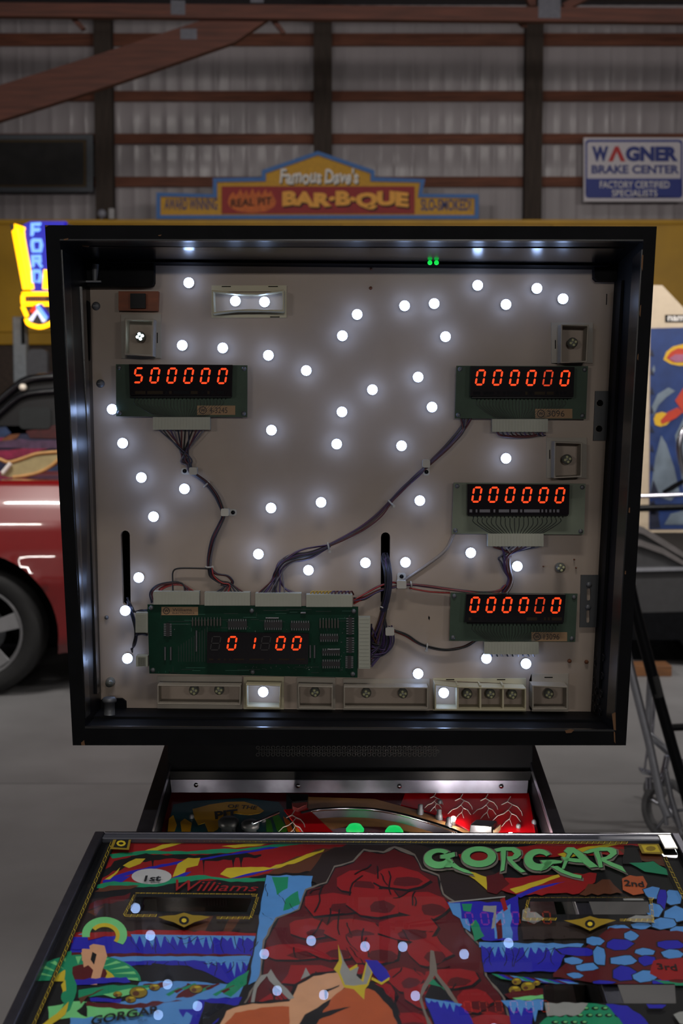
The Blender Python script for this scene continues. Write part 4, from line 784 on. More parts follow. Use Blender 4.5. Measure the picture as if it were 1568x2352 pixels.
# clamps and cable ties
nyl = pm('nylon_natural', (172, 170, 164), .45, var=.04)
def clamp(x, y, ang, L=26, ln=15):
    ca, sa = math.cos(ang), math.sin(ang); tf = lambda u, v: (x + u * ca - v * sa, y + u * sa + v * ca)
    m = M(); pprism(m, [tf(u, v) for u, v in rrect(-L, -ln / 2, L * .3, ln / 2, 5, 3)], .0, .0025); pprism(m, [tf(u, v) for u, v in rrect(-8, -ln / 2 - 1, 10, ln / 2 + 1, 3, 3)], .002, .0155)
    cb = m.build('cable_clamp', nyl, pin, pn(x, y, .01), bevel=.0006)
    sx, sy = tf(-L + 8, 0); m = M(); m.lathe(pn(sx, sy, .0025), (0, -1, 0), [(.003, 0), (.003, .001), (.0014, .0018), (0, .0018)], 10); m.build('clamp_screw', black_satin, cb, pn(sx, sy, .003))
clamp(442, 1082, 0); clamp(517, 1177, math.pi); clamp(979, 1066, -math.pi / 2, 26); clamp(922, 1342, math.pi / 2, 26, 20); clamp(895, 1452, -math.pi / 2, 24, 18)
for x, y, dx, dy in ((480, 1302, 8, 0), (474, 1113, 5, -5), (897, 1155, 7, 7), (754, 1254, 3, 12), (881, 1395, 8, 2), (980, 1485, -1, 8), (944, 1343, 1, 8)):
    a = pn(x, y, .007); b = pn(x + dx, y + dy, .004); u = (b - a).normalized(); m = M()
    m.tube([a + (u * math.cos(t) * .0052 + Vector((0, -1, 0)) * math.sin(t) * .006) for t in [k * 2 * math.pi / 12 for k in range(13)]], .0012, 6)
    m.box(*sum(([c - .0018, c + .0018] for c in (b.x, b.y - .003, b.z)), [])); m.build('cable_tie', nyl, pin, a)
# --- brackets, blocks, lock
br_m = pm('bracket_grey', (66, 68, 70), .55, .3)
def bracket(pts, holes, nm='mounting_bracket'):
    m = M(); h = .004; m.holed([pn(x, y, h) for x, y in pts], [[pn(x, y, h) for x, y in hh] for hh in holes])
    for lp in [pts] + holes:
        k = len(lp); q = [pn(x, y, h) for x, y in lp]; m.add(q + [p + Vector((0, h, 0)) for p in q], [(i, (i + 1) % k, k + (i + 1) % k, k + i) for i in range(k)])
    b_ = m.build(nm, br_m, pin, pn(*pts[0], h))
    return b_
b1 = bracket([(1367, 898), (1397, 898), (1394, 1012), (1362, 1012)], [ell(1377, 926, 8, 8, 12), ell(1375, 985, 8, 8, 12)])
for x, y in ((1377, 926), (1375, 985)):
    m = M(); m.lathe(pn(x, y, .0006), (0, -1, 0), [(.0044, 0), (0, .0001)], 14); m.build('bolt_hole', black_void, b1, pn(x, y))
b2 = bracket([(1334, 1321), (1377, 1321), (1369, 1441), (1331, 1441)], [rrect(1347, 1351, 1356, 1380, 4), rrect(1346, 1401, 1354, 1431, 4)])
for x, y in ((1352, 1343), (1350, 1395)):
    m = M(); m.lathe(pn(x, y, .004), (0, -1, 0), [(.0042, 0), (.0042, .001), (.0022, .0024), (0, .0025)], 14); m.build('bracket_screw', zinc, b2, pn(x, y, .004))
oak = pm('block_wood', (122, 60, 28), .6, var=.3, scale=14, stretch=(1, 4, 6))
m = M(); pprism(m, [(272, 669), (364, 669), (362, 714), (272, 713)], 0, .012); wb = m.build('wood_block', oak, pin, pn(272, 669, .012), bevel=.0008)
m = M(); pprism(m, rect(299, 674, 334, 708), .012, .018); m.build('black_pad', black_satin, wb, pn(316, 690, .018), bevel=.001)
m = M(); pprism(m, [(150, 590), (353, 590)] + [(353, 648), (350, 655), (343, 658)] + [(150, 658)], .002, .02); tb = m.build('hinge_plate', black, pin, pn(353, 600, .02), bevel=.001)
m = M(); m.tube([pn(219, 607, .024), pn(218, 645, .024)], [.0055, .0035], 10); m.box(pn(201, 648).x, pn(240, 648).x, YPN - .028, YPN - .02, pn(220, 649, .024).z, pn(220, 645, .024).z); m.build('latch_pin', zinc, tb, pn(219, 640, .024))
m = M(); pprism(m, [(1364, 590), (1440, 590), (1440, 645), (1372, 645), (1365, 638)], .002, .02); m.build('corner_block', black, pin, pn(1370, 600, .02), bevel=.002)
m = M(); pprism(m, rrect(172, 690, 206, 832, 8), .028, .034); hs = m.build('hinge_strap', black, pin, pn(190, 760, .034))
cop = pm('strap_edge', (92, 60, 40), .5, .3)
m = M(); m.tube([pn(x, y, .036) for x, y in [(174, 694), (175, 760), (178, 815), (186, 828), (203, 830)]], .0022, 6); m.build('strap_edge', cop, hs, pn(175, 760, .036))
m = M(); pprism(m, [(228, 1612), (236, 1605), (280, 1605), (289, 1612), (290, 1650), (228, 1650)], .002, .008); lk = m.build('lock_plate', black, pin, pn(250, 1620, .008), bevel=.001)
c = pn(251, 1602, .075); m = M(); m.lathe(c, (0, 0, -1), [(0, 0), (.008, 0), (.010, .003), (.010, .006), (.0075, .0065), (.0075, .026), (.013, .0265), (.013, .030), (0, .030)], 18); m.build('lock_post', zinc, lk, c)
m = M(); m.lathe(pn(254, 1566, .0), (0, -1, 0), [(.007, 0), (.007, .004), (.0055, .01), (.0055, .013), (0, .014)], 16); m.build('panel_button', lens_m, pin, pn(254, 1566))
for x in (987, 1002):
    m = M(); m.lathe(at(x, 603.5, YPN - .045), (0, -1, .2), [(.0034, 0), (.003, .002), (0, .0035)], 12); m.build('green_dot', pm('green_dot_glow', (0, 0, 0), emit=(20, 230, 80), es=1.0), pin, at(x, 603.5, YPN - .045))  # two small glowing green dots
m = M()
for k in range(7):                                        # vent holes in the right inner wall
    for q in range(2):
        t = .55 + q * .22 + (.1 if k % 2 else 0); s = .86 + k * .02
        p0 = wallpt(1, t).lerp(wallpt(2, t), s); nn = Vector((-1, 0, 0)); m.lathe(p0 + nn * .001, nn, [(.0055, 0), (.0055, .0012), (.004, .0012), (.004, 0)], 10)
m.build('vent_rings', black_satin, box, wallpt(1, .6).lerp(wallpt(2, .6), .9), kind='stuff')

# --- cabinet under the backbox
def rl(side, y):                                          # rail edges: outer and inner pixel x at row y
    s = (y - 1718) / (1912 - 1718)
    return (375 - 64 * s, 402 - 54 * s) if side < 0 else (1231 + 67 * s, 1207 + 62 * s)
ends_ = {}
for sd, nm in ((-1, 'left'), (1, 'right')):
    A = [rail(rl(sd, 1718)[k], 1718) for k in (0, 1)]; Bq = [rail(rl(sd, 1912)[k], 1912) for k in (0, 1)]
    ln = []
    for a, b in zip(A, Bq):
        d = b - a; ln.append((a + d * ((2.02 - a.y) / d.y), a + d * ((.66 - a.y) / d.y)))
    (of, on_), (jf, jn) = ln; dn = n_pl * .012
    m = M(); m.hexa([of - dn, on_ - dn, jn - dn, jf - dn], [of, on_, jn, jf]); m.build('side_rail', brushed, pin, of, bevel=.001)
    dz = Vector((0, 0, 1)); lo = lambda p: Vector((p.x, p.y, .60 if p.y > 1 else .55))
    s_ = M(); s_.hexa([lo(of), lo(on_), lo(jn), lo(jf)], [of - dn, on_ - dn, jn - dn, jf - dn]); s_.build('cabinet_side', black, pin, of)
    ends_[sd] = (of, on_, jf, jn)
L0, L1, L2, L3 = ends_[-1]; R0, R1, R2, R3 = ends_[1]
m = M(); m.hexa([(L1.x, .66, .55), (R1.x, .66, .55), (R1.x, .68, .55), (L1.x, .68, .55)], [(L1.x, .66, L1.z), (R1.x, .66, R1.z), (R1.x, .68, R1.z), (L1.x, .68, L1.z)]); m.build('cabinet_front', black, pin, (0, .66, .7))
m = M(); m.hexa([(L1.x + .02, .68, .56), (R1.x - .02, .68, .56), (R0.x - .02, 2.0, .61), (L0.x + .02, 2.0, .61)], [(L1.x + .02, .68, .572), (R1.x - .02, .68, .572), (R0.x - .02, 2.0, .622), (L0.x + .02, 2.0, .622)]); m.build('cabinet_floor', black, pin, (0, 1.3, .59))
for x, y in ((L1.x + .025, .70), (R1.x - .025, .70), (L0.x + .025, 1.98), (R0.x - .025, 1.98)):
    m = M(); m.add([], []); s = .03; m.box(x - s, x + s, y - s, y - s + .004, .03, .75); m.box(x - s, x - s + .004, y - s, y + s, .03, .75); m.lathe((x - s / 2, y - s / 2, 0), (0, 0, 1), [(0, 0), (.025, 0), (.025, .01), (.008, .02), (.008, .05), (0, .05)], 14); m.build('leg', chrome, pin, (x, y, .4))
zb_ = fo[2].z; YNK = 1.884
q = lambda x, y: at(x, y, YNK)
tl_, tr_ = q(388, 1716), q(1218, 1716)
m = M(); m.prism([q(386, 1774), q(1222, 1774), Vector((q(1222, 1774).x, YNK, zb_)), Vector((q(386, 1774).x, YNK, zb_))], (0, .15, 0)); nk = m.build('neck_panel', black, pin, q(800, 1740))
m = M(); m.prism([at(x, y, YNK - .012) for x, y in [(388, 1772), (1222, 1772), (1216, 1792), (390, 1791)]], (0, .02, 0)); m.build('neck_ledge', black_satin, nk, q(800, 1780))
m = M(); m.box(q(386, 1774).x, q(1222, 1774).x, YNK + .02, 2.0, .6, q(800, 1776).z); m.build('cabinet_back', black, pin, (0, 1.95, .8))
m = M(); rr_ = 5 / 1590.
for r_i, y in enumerate((1717, 1725, 1733)):
    for k in range(36): c = q(592 + k * 11.6 + (5.8 if r_i % 2 else 0), y); m.lathe(c, (0, -1, 0), [(rr_, .0), (rr_, .0012), (rr_ * .62, .0012), (rr_ * .62, .0)], 8)
m.build('vent_mesh', pm('mesh_dark', (9, 9, 9), .5, var=0), nk, q(800, 1724), kind='stuff')
m = M(); m.prism([at(x, y, YNK - .014) for x, y in [(391, 1791), (1213, 1793), (1210, 1822), (394, 1820)]], (0, .012, 0)); ap = m.build('metal_trim', brushed, pin, q(800, 1806), bevel=.0006)
for x, y in ((450, 1803), (684, 1805), (917, 1806), (1151, 1806)):
    c = at(x, y, YNK - .0145); m = M(); m.lathe(c, (0, -1, 0), [(.0036, 0), (.003, .0015), (0, .002)], 12); m.build('trim_screw', chrome, ap, c)
# --- playfield
P2 = at(800, 1823, YNK - .002); pf_ = lambda x, y, h=0: on(x, y, P2 + n_pl * h, n_pl)
wood_pf = pm('playfield_wood', (170, 124, 78), .3, var=.12, coat=.5); pf_red = pm('playfield_red', (196, 8, 22), .3, var=.08, coat=.5); pf_dred = pm('playfield_maroon', (84, 10, 18), .3, var=.1, coat=.5); pf_teal = pm('playfield_teal', (20, 70, 80), .3, var=.1, coat=.5); pf_yel = pm('playfield_yellow', (196, 146, 18), .3, var=.1, coat=.5); pf_grn = pm('playfield_green', (50, 130, 24), .3, var=.1, coat=.5); pf_bk = pm('playfield_black', (12, 11, 12), .35, var=0, coat=.4); pf_wh = pm('playfield_white', (225, 215, 210), .3, var=0); pf_or = pm('playfield_orange', (170, 84, 16), .3, var=.1)
m = M(); base = [(393, 1818), (1213, 1820), (1240, 1930), (1330, 2330), (150, 2330), (362, 1930)]; m.prism([pf_(x, y) for x, y in base], -n_pl * .012, 0); pfo = m.build('playfield', pf_dred, pin, pf_(800, 1900))
for sd in (-1, 1):
    a = [rl(sd, 1730)[1], rl(sd, 1912)[1]]
def ppf(name, pts, mt, h=.0006, h0=0., par=pfo):
    m = M(); m.prism([pf_(x, y, h) for x, y in pts], -n_pl * (h - h0), 0); return m.build(name, mt, par, pf_(*pts[0], h))
ppf('art_patch', [(700, 1830), (860, 1835), (960, 1862), (1090, 1915), (1080, 1960), (640, 1960), (650, 1890)], wood_pf)
ppf('art_patch', [(930, 1822), (1214, 1822), (1230, 1920), (1180, 1940), (1090, 1914), (1030, 1880), (960, 1858), (920, 1848)], pf_red, .0009)
ppf('art_patch', [(720, 1945), (735, 1912), (800, 1897), (880, 1900), (960, 1916), (1000, 1945)], pf_dred, .0012)
ppf('art_patch', [(398, 1848), (440, 1840), (560, 1833), (640, 1842), (660, 1870), (700, 1945), (372, 1945)], pf_teal, .0009)
ppf('art_patch', [(446, 1878), (442, 1858), (452, 1856), (480, 1848), (520, 1842), (560, 1841), (590, 1850), (606, 1862), (596, 1868), (570, 1872), (540, 1868), (510, 1880), (500, 1905), (480, 1915), (470, 1890), (455, 1895)], pf_yel, .0012)
ppf('art_patch', [(414, 1888), (424, 1880), (440, 1890), (436, 1918), (418, 1918)], pf_yel, .0012); ppf('art_patch', [(388, 1880), (398, 1872), (406, 1895), (400, 1912), (384, 1918)], pf_yel, .0012)
ppf('art_patch', [(625, 1875), (640, 1872), (660, 1905), (650, 1925), (635, 1905)], pf_grn, .0012); ppf('art_patch', [(650, 1875), (665, 1885), (676, 1918), (664, 1918)], pf_or, .0014); ppf('art_patch', [(672, 1892), (684, 1900), (694, 1920), (684, 1920)], pf_yel, .0014); ppf('art_patch', [(610, 1880), (622, 1884), (628, 1915), (612, 1912)], pf_grn, .0012)
m = M(); fn = lambda x, y: pf_(x, y, .0020); text(m, 'PIT', [(492, 1864), (545, 1858), (545, 1877), (494, 1882)], fn, 0, .04); text(m, 'OF THE', [(524, 1847), (592, 1851), (588, 1860), (522, 1855)], fn, 0, .02, warp=lambda s, t: (s, t)); m.build('lettering', pf_bk, pfo, fn(520, 1870))
def bolt(x, y, s, par, h, fn=None, seed=0):
    m = M(); rr = random.Random(seed); g = lambda a, b: pf_(x + a * s, y + b * s, h)
    for br_ in ([(0, 0), (-6, 10), (4, 16), (-4, 26), (2, 34), (-2, 44), (3, 58)], [(-4, 26), (-14, 34), (-26, 38), (-36, 48)], [(2, 34), (12, 38), (20, 50)], [(-2, 44), (-10, 50), (-18, 60)], [(4, 16), (14, 20), (22, 30), (24, 38)], [(-6, 10), (-18, 16)]):
        P = [g(*p) for p in br_]; m.tube(P, [.0008 * (1 - .5 * i / len(P)) for i in range(len(P))], 5, caps=False)
    m.build('lightning_print', pf_wh, par, g(0, 0))
bolt(1172, 1830, 1.15, pfo, .0012); bolt(1120, 1824, .95, pfo, .0012); bolt(1062, 1824, .95, pfo, .0012); bolt(1000, 1822, .7, pfo, .0012)
pl = ppf('red_plastic', [(652, 1859), (706, 1856), (790, 1935), (712, 1938)], pf_red, .022, .020, pin); bolt(676, 1862, 1.0, pl, .0225)
m = M(); m.prism([pf_(x, y, .03) for x, y in [(657, 1822), (708, 1824), (706, 1838), (672, 1841)]], -n_pl * .025, 0); tg = m.build('target_block', pf_bk, pin, pf_(680, 1830, .03))
m = M(); m.prism([pf_(x, y, .0275) for x, y in [(670, 1842), (706, 1838), (704, 1848), (684, 1857), (672, 1852)]], -n_pl * .02, 0); m.build('pink_face', pm('pink_plastic', (150, 70, 70), .4, var=.1), tg, pf_(690, 1845, .03))
m = M(); Q = [pf_(v.x, v.y, .022) for v in subdiv([(690, 1868, 0), (730, 1860, 0), (790, 1857, 0), (850, 1859, 0), (910, 1868, 0), (970, 1884, 0), (1030, 1903, 0), (1075, 1922, 0)], 4)]
m.tube(Q, .0026, 8); m.build('ball_guide', chrome, pin, Q[0])
m = M(); k = len(Q); m.add([p - n_pl * .002 for p in Q] + [p - n_pl * .013 for p in Q], [(i, i + 1, k + i + 1, k + i) for i in range(k - 1)], 0, True); m.add([p - n_pl * .002 + Vector((0, .001, 0)) for p in Q] + [p - n_pl * .013 + Vector((0, .001, 0)) for p in Q], [(k + i, k + i + 1, i + 1, i) for i in range(k - 1)], 0, True); m.build('guide_wall', brushed, pin, Q[0])
for x, y in ((965, 1870), (1008, 1882), (1030, 1900)):
    m = M(); c = pf_(x, y); m.lathe(c, n_pl, [(.005, 0), (.005, .006), (.0035, .008), (.0035, .014), (0, .015)], 12); m.build('guide_post', zinc, pin, c)
gi = pm('insert_green', (0, 0, 0), emit=(20, 200, 96), es=.9)
for x, y in ((815, 1909), (905, 1914), (545, 1990)):
    m = M(); m.lathe(pf_(x, y), n_pl, [(.0125, 0), (.0125, .003), (.009, .008), (0, .0095)], 20); m.build('green_insert', gi, pin, pf_(x, y))
c = pf_(1108, 1908); m = M(); m.hexa([c + Vector((dx, dy, -.004)) for dx, dy in ((-.02, -.012), (.010, -.020), (.022, .006), (-.010, .014))], [c + Vector((dx, dy, .012)) for dx, dy in ((-.018, -.010), (.010, -.018), (.020, .006), (-.008, .012))]); dt = m.build('drop_target', pf_bk, pin, c, bevel=.001)
m = M(); m.hexa([c + Vector((dx, dy, -.004)) for dx, dy in ((.012, -.022), (.0235, .003), (.025, .002), (.0135, -.023))], [c + Vector((dx, dy, .008)) for dx, dy in ((.012, -.022), (.0235, .003), (.025, .002), (.0135, -.023))]); m.build('target_face', pm('target_cream', (110, 98, 76), .4, var=.05), dt, c)
for x, y, r in ((525, 1900, .014), (575, 1906, .012)):
    m = M(); c = pf_(x, y + 14); m.lathe(c, n_pl, [(r * .7, 0), (r * .7, .010), (r, .012), (r * 1.02, .018), (r * .8, .021), (0, .022)], 24); m.build('pop_bumper', pm('bumper_dark', (46, 48, 50), .4, var=.1), pin, c)
m = M(); m.tube([pf_(580, 1892, .03), pf_(640, 1866, .03)], .002, 6); m.build('wire_gate', chrome, pin, pf_(600, 1880, .03))
for x, y in ((440, 1880), (605, 1888), (1010, 1846), (1190, 1902), (1226, 1892)):
    m = M(); m.lathe(pf_(x, y, .0), n_pl, [(.0035, 0), (.0035, .004), (.002, .006), (0, .0065)], 12); m.build('post_screw', zinc, pin, pf_(x, y))
gi_h = pm('hidden_fill_bulb', (0, 0, 0), emit=(255, 244, 236), es=480); gi_b = pm('playfield_bulb', (0, 0, 0), emit=(255, 244, 232), es=110)
for x, y, h, r in ((1041, 1880, .010, .0035), (1172, 1921, .018, .0055), (1085, 1923, .018, .005), (860, 1925, .008, .004), (745, 1925, .012, .004), (620, 1925, .014, .004), (400, 1930, .014, .004)):  # first bulb shows; the rest are added out of sight to light the playfield
    m = M(); c = pf_(x, y, h); m.lathe(c - n_pl * h, n_pl, [(.003, 0), (.003, h - r)], 10); m.lathe(c, n_pl, [(.001, -r), (r * .8, -r * .6), (r, 0), (r * .7, r * .7), (0, r)], 12, 1); m.build('playfield_lamp', [sock, gi_h if r >= .005 else gi_b], pin, c)

# ------------------------------------------------------------------ printed backglass lying across the rails
GO = .0075                                                # height of the glass top over the rails
gp = lambda x, y, h=0.: on(x, y, PR0 + n_pl * (GO + h), n_pl)
TL_, TR_ = gp(240, 1914), gp(1541, 1918)
GLN = .63; bgl = thing('backglass', 'glossy printed backglass with green title lettering lying face up across the side rails', 'backglass', (TL_ + TR_) / 2 - away * .31 + n_pl * -.006)
BLc, BRc = TL_ - away * GLN, TR_ - away * GLN
def proj(p):
    d = p - EYE; z_ = d.y * math.cos(TH) - d.z * math.sin(TH); v = d.y * math.sin(TH) + d.z * math.cos(TH); return (784 + F * d.x / z_, 1176 - F * v / z_)
print('GLASS', [tuple(round(c) for c in proj(p)) for p in (TL_, TR_, TL_.lerp(BLc, .7), TR_.lerp(BRc, .15))], 'width', (TR_ - TL_).length)
ux = (TR_ - TL_).normalized()
m = M(); T = [TL_, TR_, BRc, BLc]; m.hexa([p - n_pl * .003 for p in T[::-1]][::-1], T); m.build('glass_pane', glass('pane_glass', (.97, .98, .98)), bgl, TL_)
def gstrip(name, a, b, wv, mt, hi=.003, lo=-.0055):
    m = M(); q = [a, b, b + wv, a + wv]; m.hexa([p + n_pl * lo for p in q], [p + n_pl * hi for p in q]); return m.build(name, mt, bgl, a, bevel=.0012)
gstrip('top_channel', TL_, TR_, -away * .004, chrome); gstrip('inner_channel', TL_ - away * .0045, TR_ - away * .0045, -away * .012, pm('clear_channel', (96, 98, 108), .25, .5, var=.03), .0012)
gstrip('side_channel', TL_, BLc, -ux * .012, brushed); gstrip('side_channel', TR_, BRc, ux * .010, brushed)
gstrip('corner_glint', TR_ - ux * .018 - away * .002, TR_ - ux * .001 - away * .002, -away * .04, pm('glint_metal', (225, 222, 214), .22, .75, var=.02), .0022, .0002)  # bright plate made up for the white highlight at the glass corner
COL = {'K': (9, 8, 9), 'R': (150, 16, 18), 'D': (88, 8, 12), 'Y': (204, 180, 40), 'G': (20, 140, 98), 'B': (34, 30, 176), 'L': (84, 146, 216), 'N': (92, 48, 26), 'T': (216, 160, 122), 'O': (186, 88, 44), 'M': (118, 206, 130), 'W': (190, 188, 190), 'A': (122, 112, 104), 'E': (140, 116, 22), 'P': (40, 26, 22), 'S': (150, 150, 148)}
AK = list(COL); AM = [pm('ink_' + k, COL[k], .5, var=.05, scale=60) for k in AK]
art = M(); LAY = [0]
def A(k, pts, amp=0., seed=0):
    if amp:
        rr = random.Random(seed + int(pts[0][0] * 7 + pts[0][1])); out = []
        for (x0, y0), (x1, y1) in zip(pts, pts[1:] + pts[:1]):
            L_ = math.hypot(x1 - x0, y1 - y0); n = max(1, int(L_ / 14)); out.append((x0, y0))
            for i in range(1, n): s = i / n; o = rr.uniform(-amp, amp); out.append((x0 + (x1 - x0) * s - (y1 - y0) / L_ * o, y0 + (y1 - y0) * s + (x1 - x0) / L_ * o))
        pts = out
    LAY[0] += 1; h = -.0061 + LAY[0] * .000006
    art.poly([gp(x, y, h) for x, y in pts], AK.index(k))
windows = [[(314, 2060), (578, 2063), (566, 2093), (299, 2090)], [(1217, 2071), (1488, 2071), (1492, 2098), (1217, 2098)], [(1250, 2262), (1549, 2262), (1552, 2302), (1250, 2302)]]
o4 = [proj(p) for p in (TL_ - away * .012 + ux * .002, TR_ - away * .012 - ux * .002, BRc - ux * .002, BLc + ux * .002)]
art.holed([gp(x, y, -.0062) for x, y in o4], [[gp(x, y, -.0062) for x, y in wq] for wq in windows], AK.index('K'))
rr = random.Random(11)
def stone(k, cx, cy, rx, ry, seed, n=7):
    r2 = random.Random(seed); A(k, [(cx + rx * math.cos(2 * math.pi * i / n + r2.uniform(-.25, .25)) * r2.uniform(.8, 1.1), cy + ry * math.sin(2 * math.pi * i / n + r2.uniform(-.25, .25)) * r2.uniform(.8, 1.1)) for i in range(n)])
def band(k, top, bot, amp=2, seed=1): A(k, top + bot[::-1], amp, seed)
def drips(k, x0, x1, y0, y1, dmin, dmax, n, seed):
    r2 = random.Random(seed); pts = [(x0, y0), (x1, y1)]; w_ = (x1 - x0) / n
    for i in range(n):
        xa = x1 - i * w_; ya = y1 + (y0 - y1) * i / n; d = r2.uniform(dmin, dmax); pts += [(xa, ya + dmin * .6), (xa - w_ * r2.uniform(.25, .45), ya + d), (xa - w_ * .6, ya + d * r2.uniform(.5, .8)), (xa - w_ * .85, ya + dmin * .7)]
    A(k, pts)
def crack(x, y, L_, seed, wd=1.2):
    r2 = random.Random(seed); P = [(x, y)]; a = r2.uniform(.6, 2.4)
    for i in range(4): a += r2.uniform(-.6, .6); x += math.cos(a) * L_ / 4; y += math.sin(a) * L_ / 4; P.append((x, y))
    A('K', [(px_, py_) for px_, py_ in P] + [(px_ + wd * 1.5, py_ + wd * .5) for px_, py_ in P[::-1]])
# upper left sky: red streaked with yellow, green, blue and black
A('R', [(268, 1929), (640, 1931), (790, 1932), (806, 1950), (770, 1990), (700, 1996), (640, 2000), (560, 2020), (400, 2022), (226, 2046), (246, 1985)], 2)
A('N', [(640, 1985), (740, 1948), (800, 1944), (806, 1990), (720, 2002), (640, 2008), (600, 2014)], 5)
band('Y', [(325, 1957), (372, 1940), (430, 1929)], [(350, 1957), (398, 1943), (452, 1929)], 1)
band('G', [(250, 1962), (330, 1954), (430, 1956), (500, 1950), (560, 1949), (640, 1938), (700, 1931)], [(258, 1972), (340, 1962), (430, 1962), (520, 1960), (560, 1953), (650, 1944), (742, 1931)], 1.5)
band('K', [(232, 2008), (262, 1978), (320, 1963), (430, 1962), (520, 1960), (600, 1962)], [(236, 2016), (300, 1984), (350, 1976), (430, 1972), (500, 1978), (600, 1966)], 4)
for x in (300, 345, 433, 462, 530, 548): A('K', [(x, 1966), (x + 12, 1966), (x + 7, 1982), (x + 6, 2012 - (x % 7) * 3), (x + 4, 1984)])
band('B', [(236, 2022), (300, 2000), (400, 1980), (470, 1970), (560, 1955), (620, 1945)], [(236, 2028), (300, 2008), (400, 1986), (470, 1974), (560, 1960), (640, 1946)], 1)
A('Y', [(282, 1988), (312, 1972), (334, 1972), (322, 1984), (296, 1994)], 2); A('Y', [(408, 1984), (432, 1970), (460, 1970), (454, 1988), (428, 1994), (424, 2006), (396, 2014), (402, 1998)], 2)
A('Y', [(505, 2008), (520, 1994), (560, 1992), (620, 1993), (690, 1968), (745, 1950), (742, 1956), (690, 1978), (630, 1996), (570, 2008), (530, 2017)], 2)
A('Y', [(240, 2020), (262, 2006), (276, 1992), (270, 2004), (252, 2020)], 2); A('Y', [(508, 1944), (560, 1938), (620, 1934), (600, 1942), (540, 1948)], 1)
A('B', [(236, 2026), (276, 2014), (300, 2012), (280, 2026), (240, 2034)], 1); A('B', [(392, 2018), (424, 2004), (440, 2002), (420, 2016)], 1); A('B', [(530, 2018), (580, 2004), (640, 1992), (580, 2010)], 1)
band('G', [(224, 2032), (262, 2024), (320, 2028), (400, 2016), (470, 2010), (520, 2018), (610, 2016)], [(222, 2040), (300, 2036), (360, 2038), (420, 2026), (480, 2018), (530, 2026), (608, 2024)], 1.5)
A('N', [(216, 2048), (250, 2034), (320, 2034), (300, 2042), (240, 2048)], 1.5)
band('K', [(212, 2052), (330, 2040), (430, 2024), (520, 2028), (606, 2024)], [(206, 2066), (330, 2050), (430, 2052), (520, 2052), (600, 2052)], 1.5)
A('W', ell(348, 2013, 46, 18, 24)); 
# dark brown cave below, around the first window
A('P', [(204, 2066), (300, 2054), (286, 2098), (600, 2104), (586, 2140), (170, 2142)], 3); A('D', [(206, 2076), (300, 2050), (296, 2062), (202, 2090)], 4); A('N', [(440, 2112), (490, 2104), (470, 2140), (430, 2140)], 4); A('N', [(530, 2106), (560, 2104), (530, 2140), (512, 2140)], 3); A('N', [(200, 2094), (240, 2080), (220, 2104)], 3)
# blue cliffs at left
A('R', [(168, 2142), (360, 2136), (588, 2143), (586, 2156), (168, 2156)], 2)
A('B', [(170, 2150), (586, 2150), (578, 2196), (420, 2192), (160, 2188)], 1.5); drips('L', 300, 586, 2146, 2150, 6, 34, 15, 4); A('L', [(172, 2150), (186, 2144), (196, 2150), (186, 2158)]); 
for x in range(300, 585, 26): crack(x + rr.uniform(-5, 5), 2150, 40, x)
A('D', [(150, 2188), (576, 2192), (576, 2197), (150, 2197)], 1.5)
A('L', [(150, 2198), (576, 2196), (572, 2208), (150, 2210)], 1.5); A('B', [(150, 2208), (572, 2206), (560, 2252), (520, 2258), (480, 2236), (430, 2218), (330, 2216), (150, 2232)], 1.5); drips('L', 470, 572, 2206, 2206, 6, 38, 7, 8)
for x in range(340, 570, 22): crack(x + rr.uniform(-5, 5), 2208, 34, x + 1)
A('K', [(330, 2236), (350, 2212), (400, 2218), (470, 2232), (512, 2258), (330, 2258)], 1)
band('L', [(320, 2256), (420, 2254), (560, 2262)], [(300, 2300), (400, 2300), (548, 2290)], 2)
A('G', [(520, 2262), (572, 2228), (566, 2260), (530, 2290), (512, 2282)], 2); A('D', [(430, 2258), (500, 2262), (440, 2290), (400, 2296)], 5); A('D', [(330, 2260), (400, 2256), (380, 2266), (320, 2272)], 3)
for i in range(9): A('D' if i % 2 else 'G', [(380 + i * 18, 2284 - (i % 3) * 7), (410 + i * 18, 2268 - (i % 3) * 5), (416 + i * 18, 2270 - (i % 3) * 5), (388 + i * 18, 2288 - (i % 3) * 7)])
A('L', [(160, 2330), (300, 2296), (420, 2290), (470, 2300), (440, 2352), (160, 2360)], 2); A('B', [(430, 2360), (456, 2296), (556, 2290), (540, 2330), (470, 2360)], 2); drips('B', 410, 462, 2318, 2318, 10, 44, 3, 12); A('K', [(470, 2300), (540, 2310), (500, 2340), (470, 2370), (452, 2366)], 2)
A('M', [(110, 2312), (170, 2300), (300, 2312), (330, 2334), (180, 2338), (112, 2340)], 2); A('G', [(180, 2274), (260, 2262), (346, 2262), (330, 2276), (250, 2286), (180, 2292)], 2); A('M', [(236, 2284), (300, 2270), (350, 2268), (330, 2278), (262, 2292)], 1); A('B', [(206, 2292), (280, 2294), (276, 2304), (208, 2300)], 2); A('D', [(200, 2300), (280, 2306), (420, 2298), (300, 2318), (190, 2312)], 3)
for x, y, r in ((318, 2280, 20), (300, 2296, 12), (450, 2272, 15), (355, 2268, 12), (270, 2284, 10)): A('K', ell(x, y, r * 1.08, r * .72, 14)); A('E', ell(x, y - 1, r, r * .62, 14)); A('N', ell(x - r * .3, y + 2, r * .4, r * .3, 10)); A('Y', ell(x + r * .2, y - r * .35, r * .5, r * .14, 10))
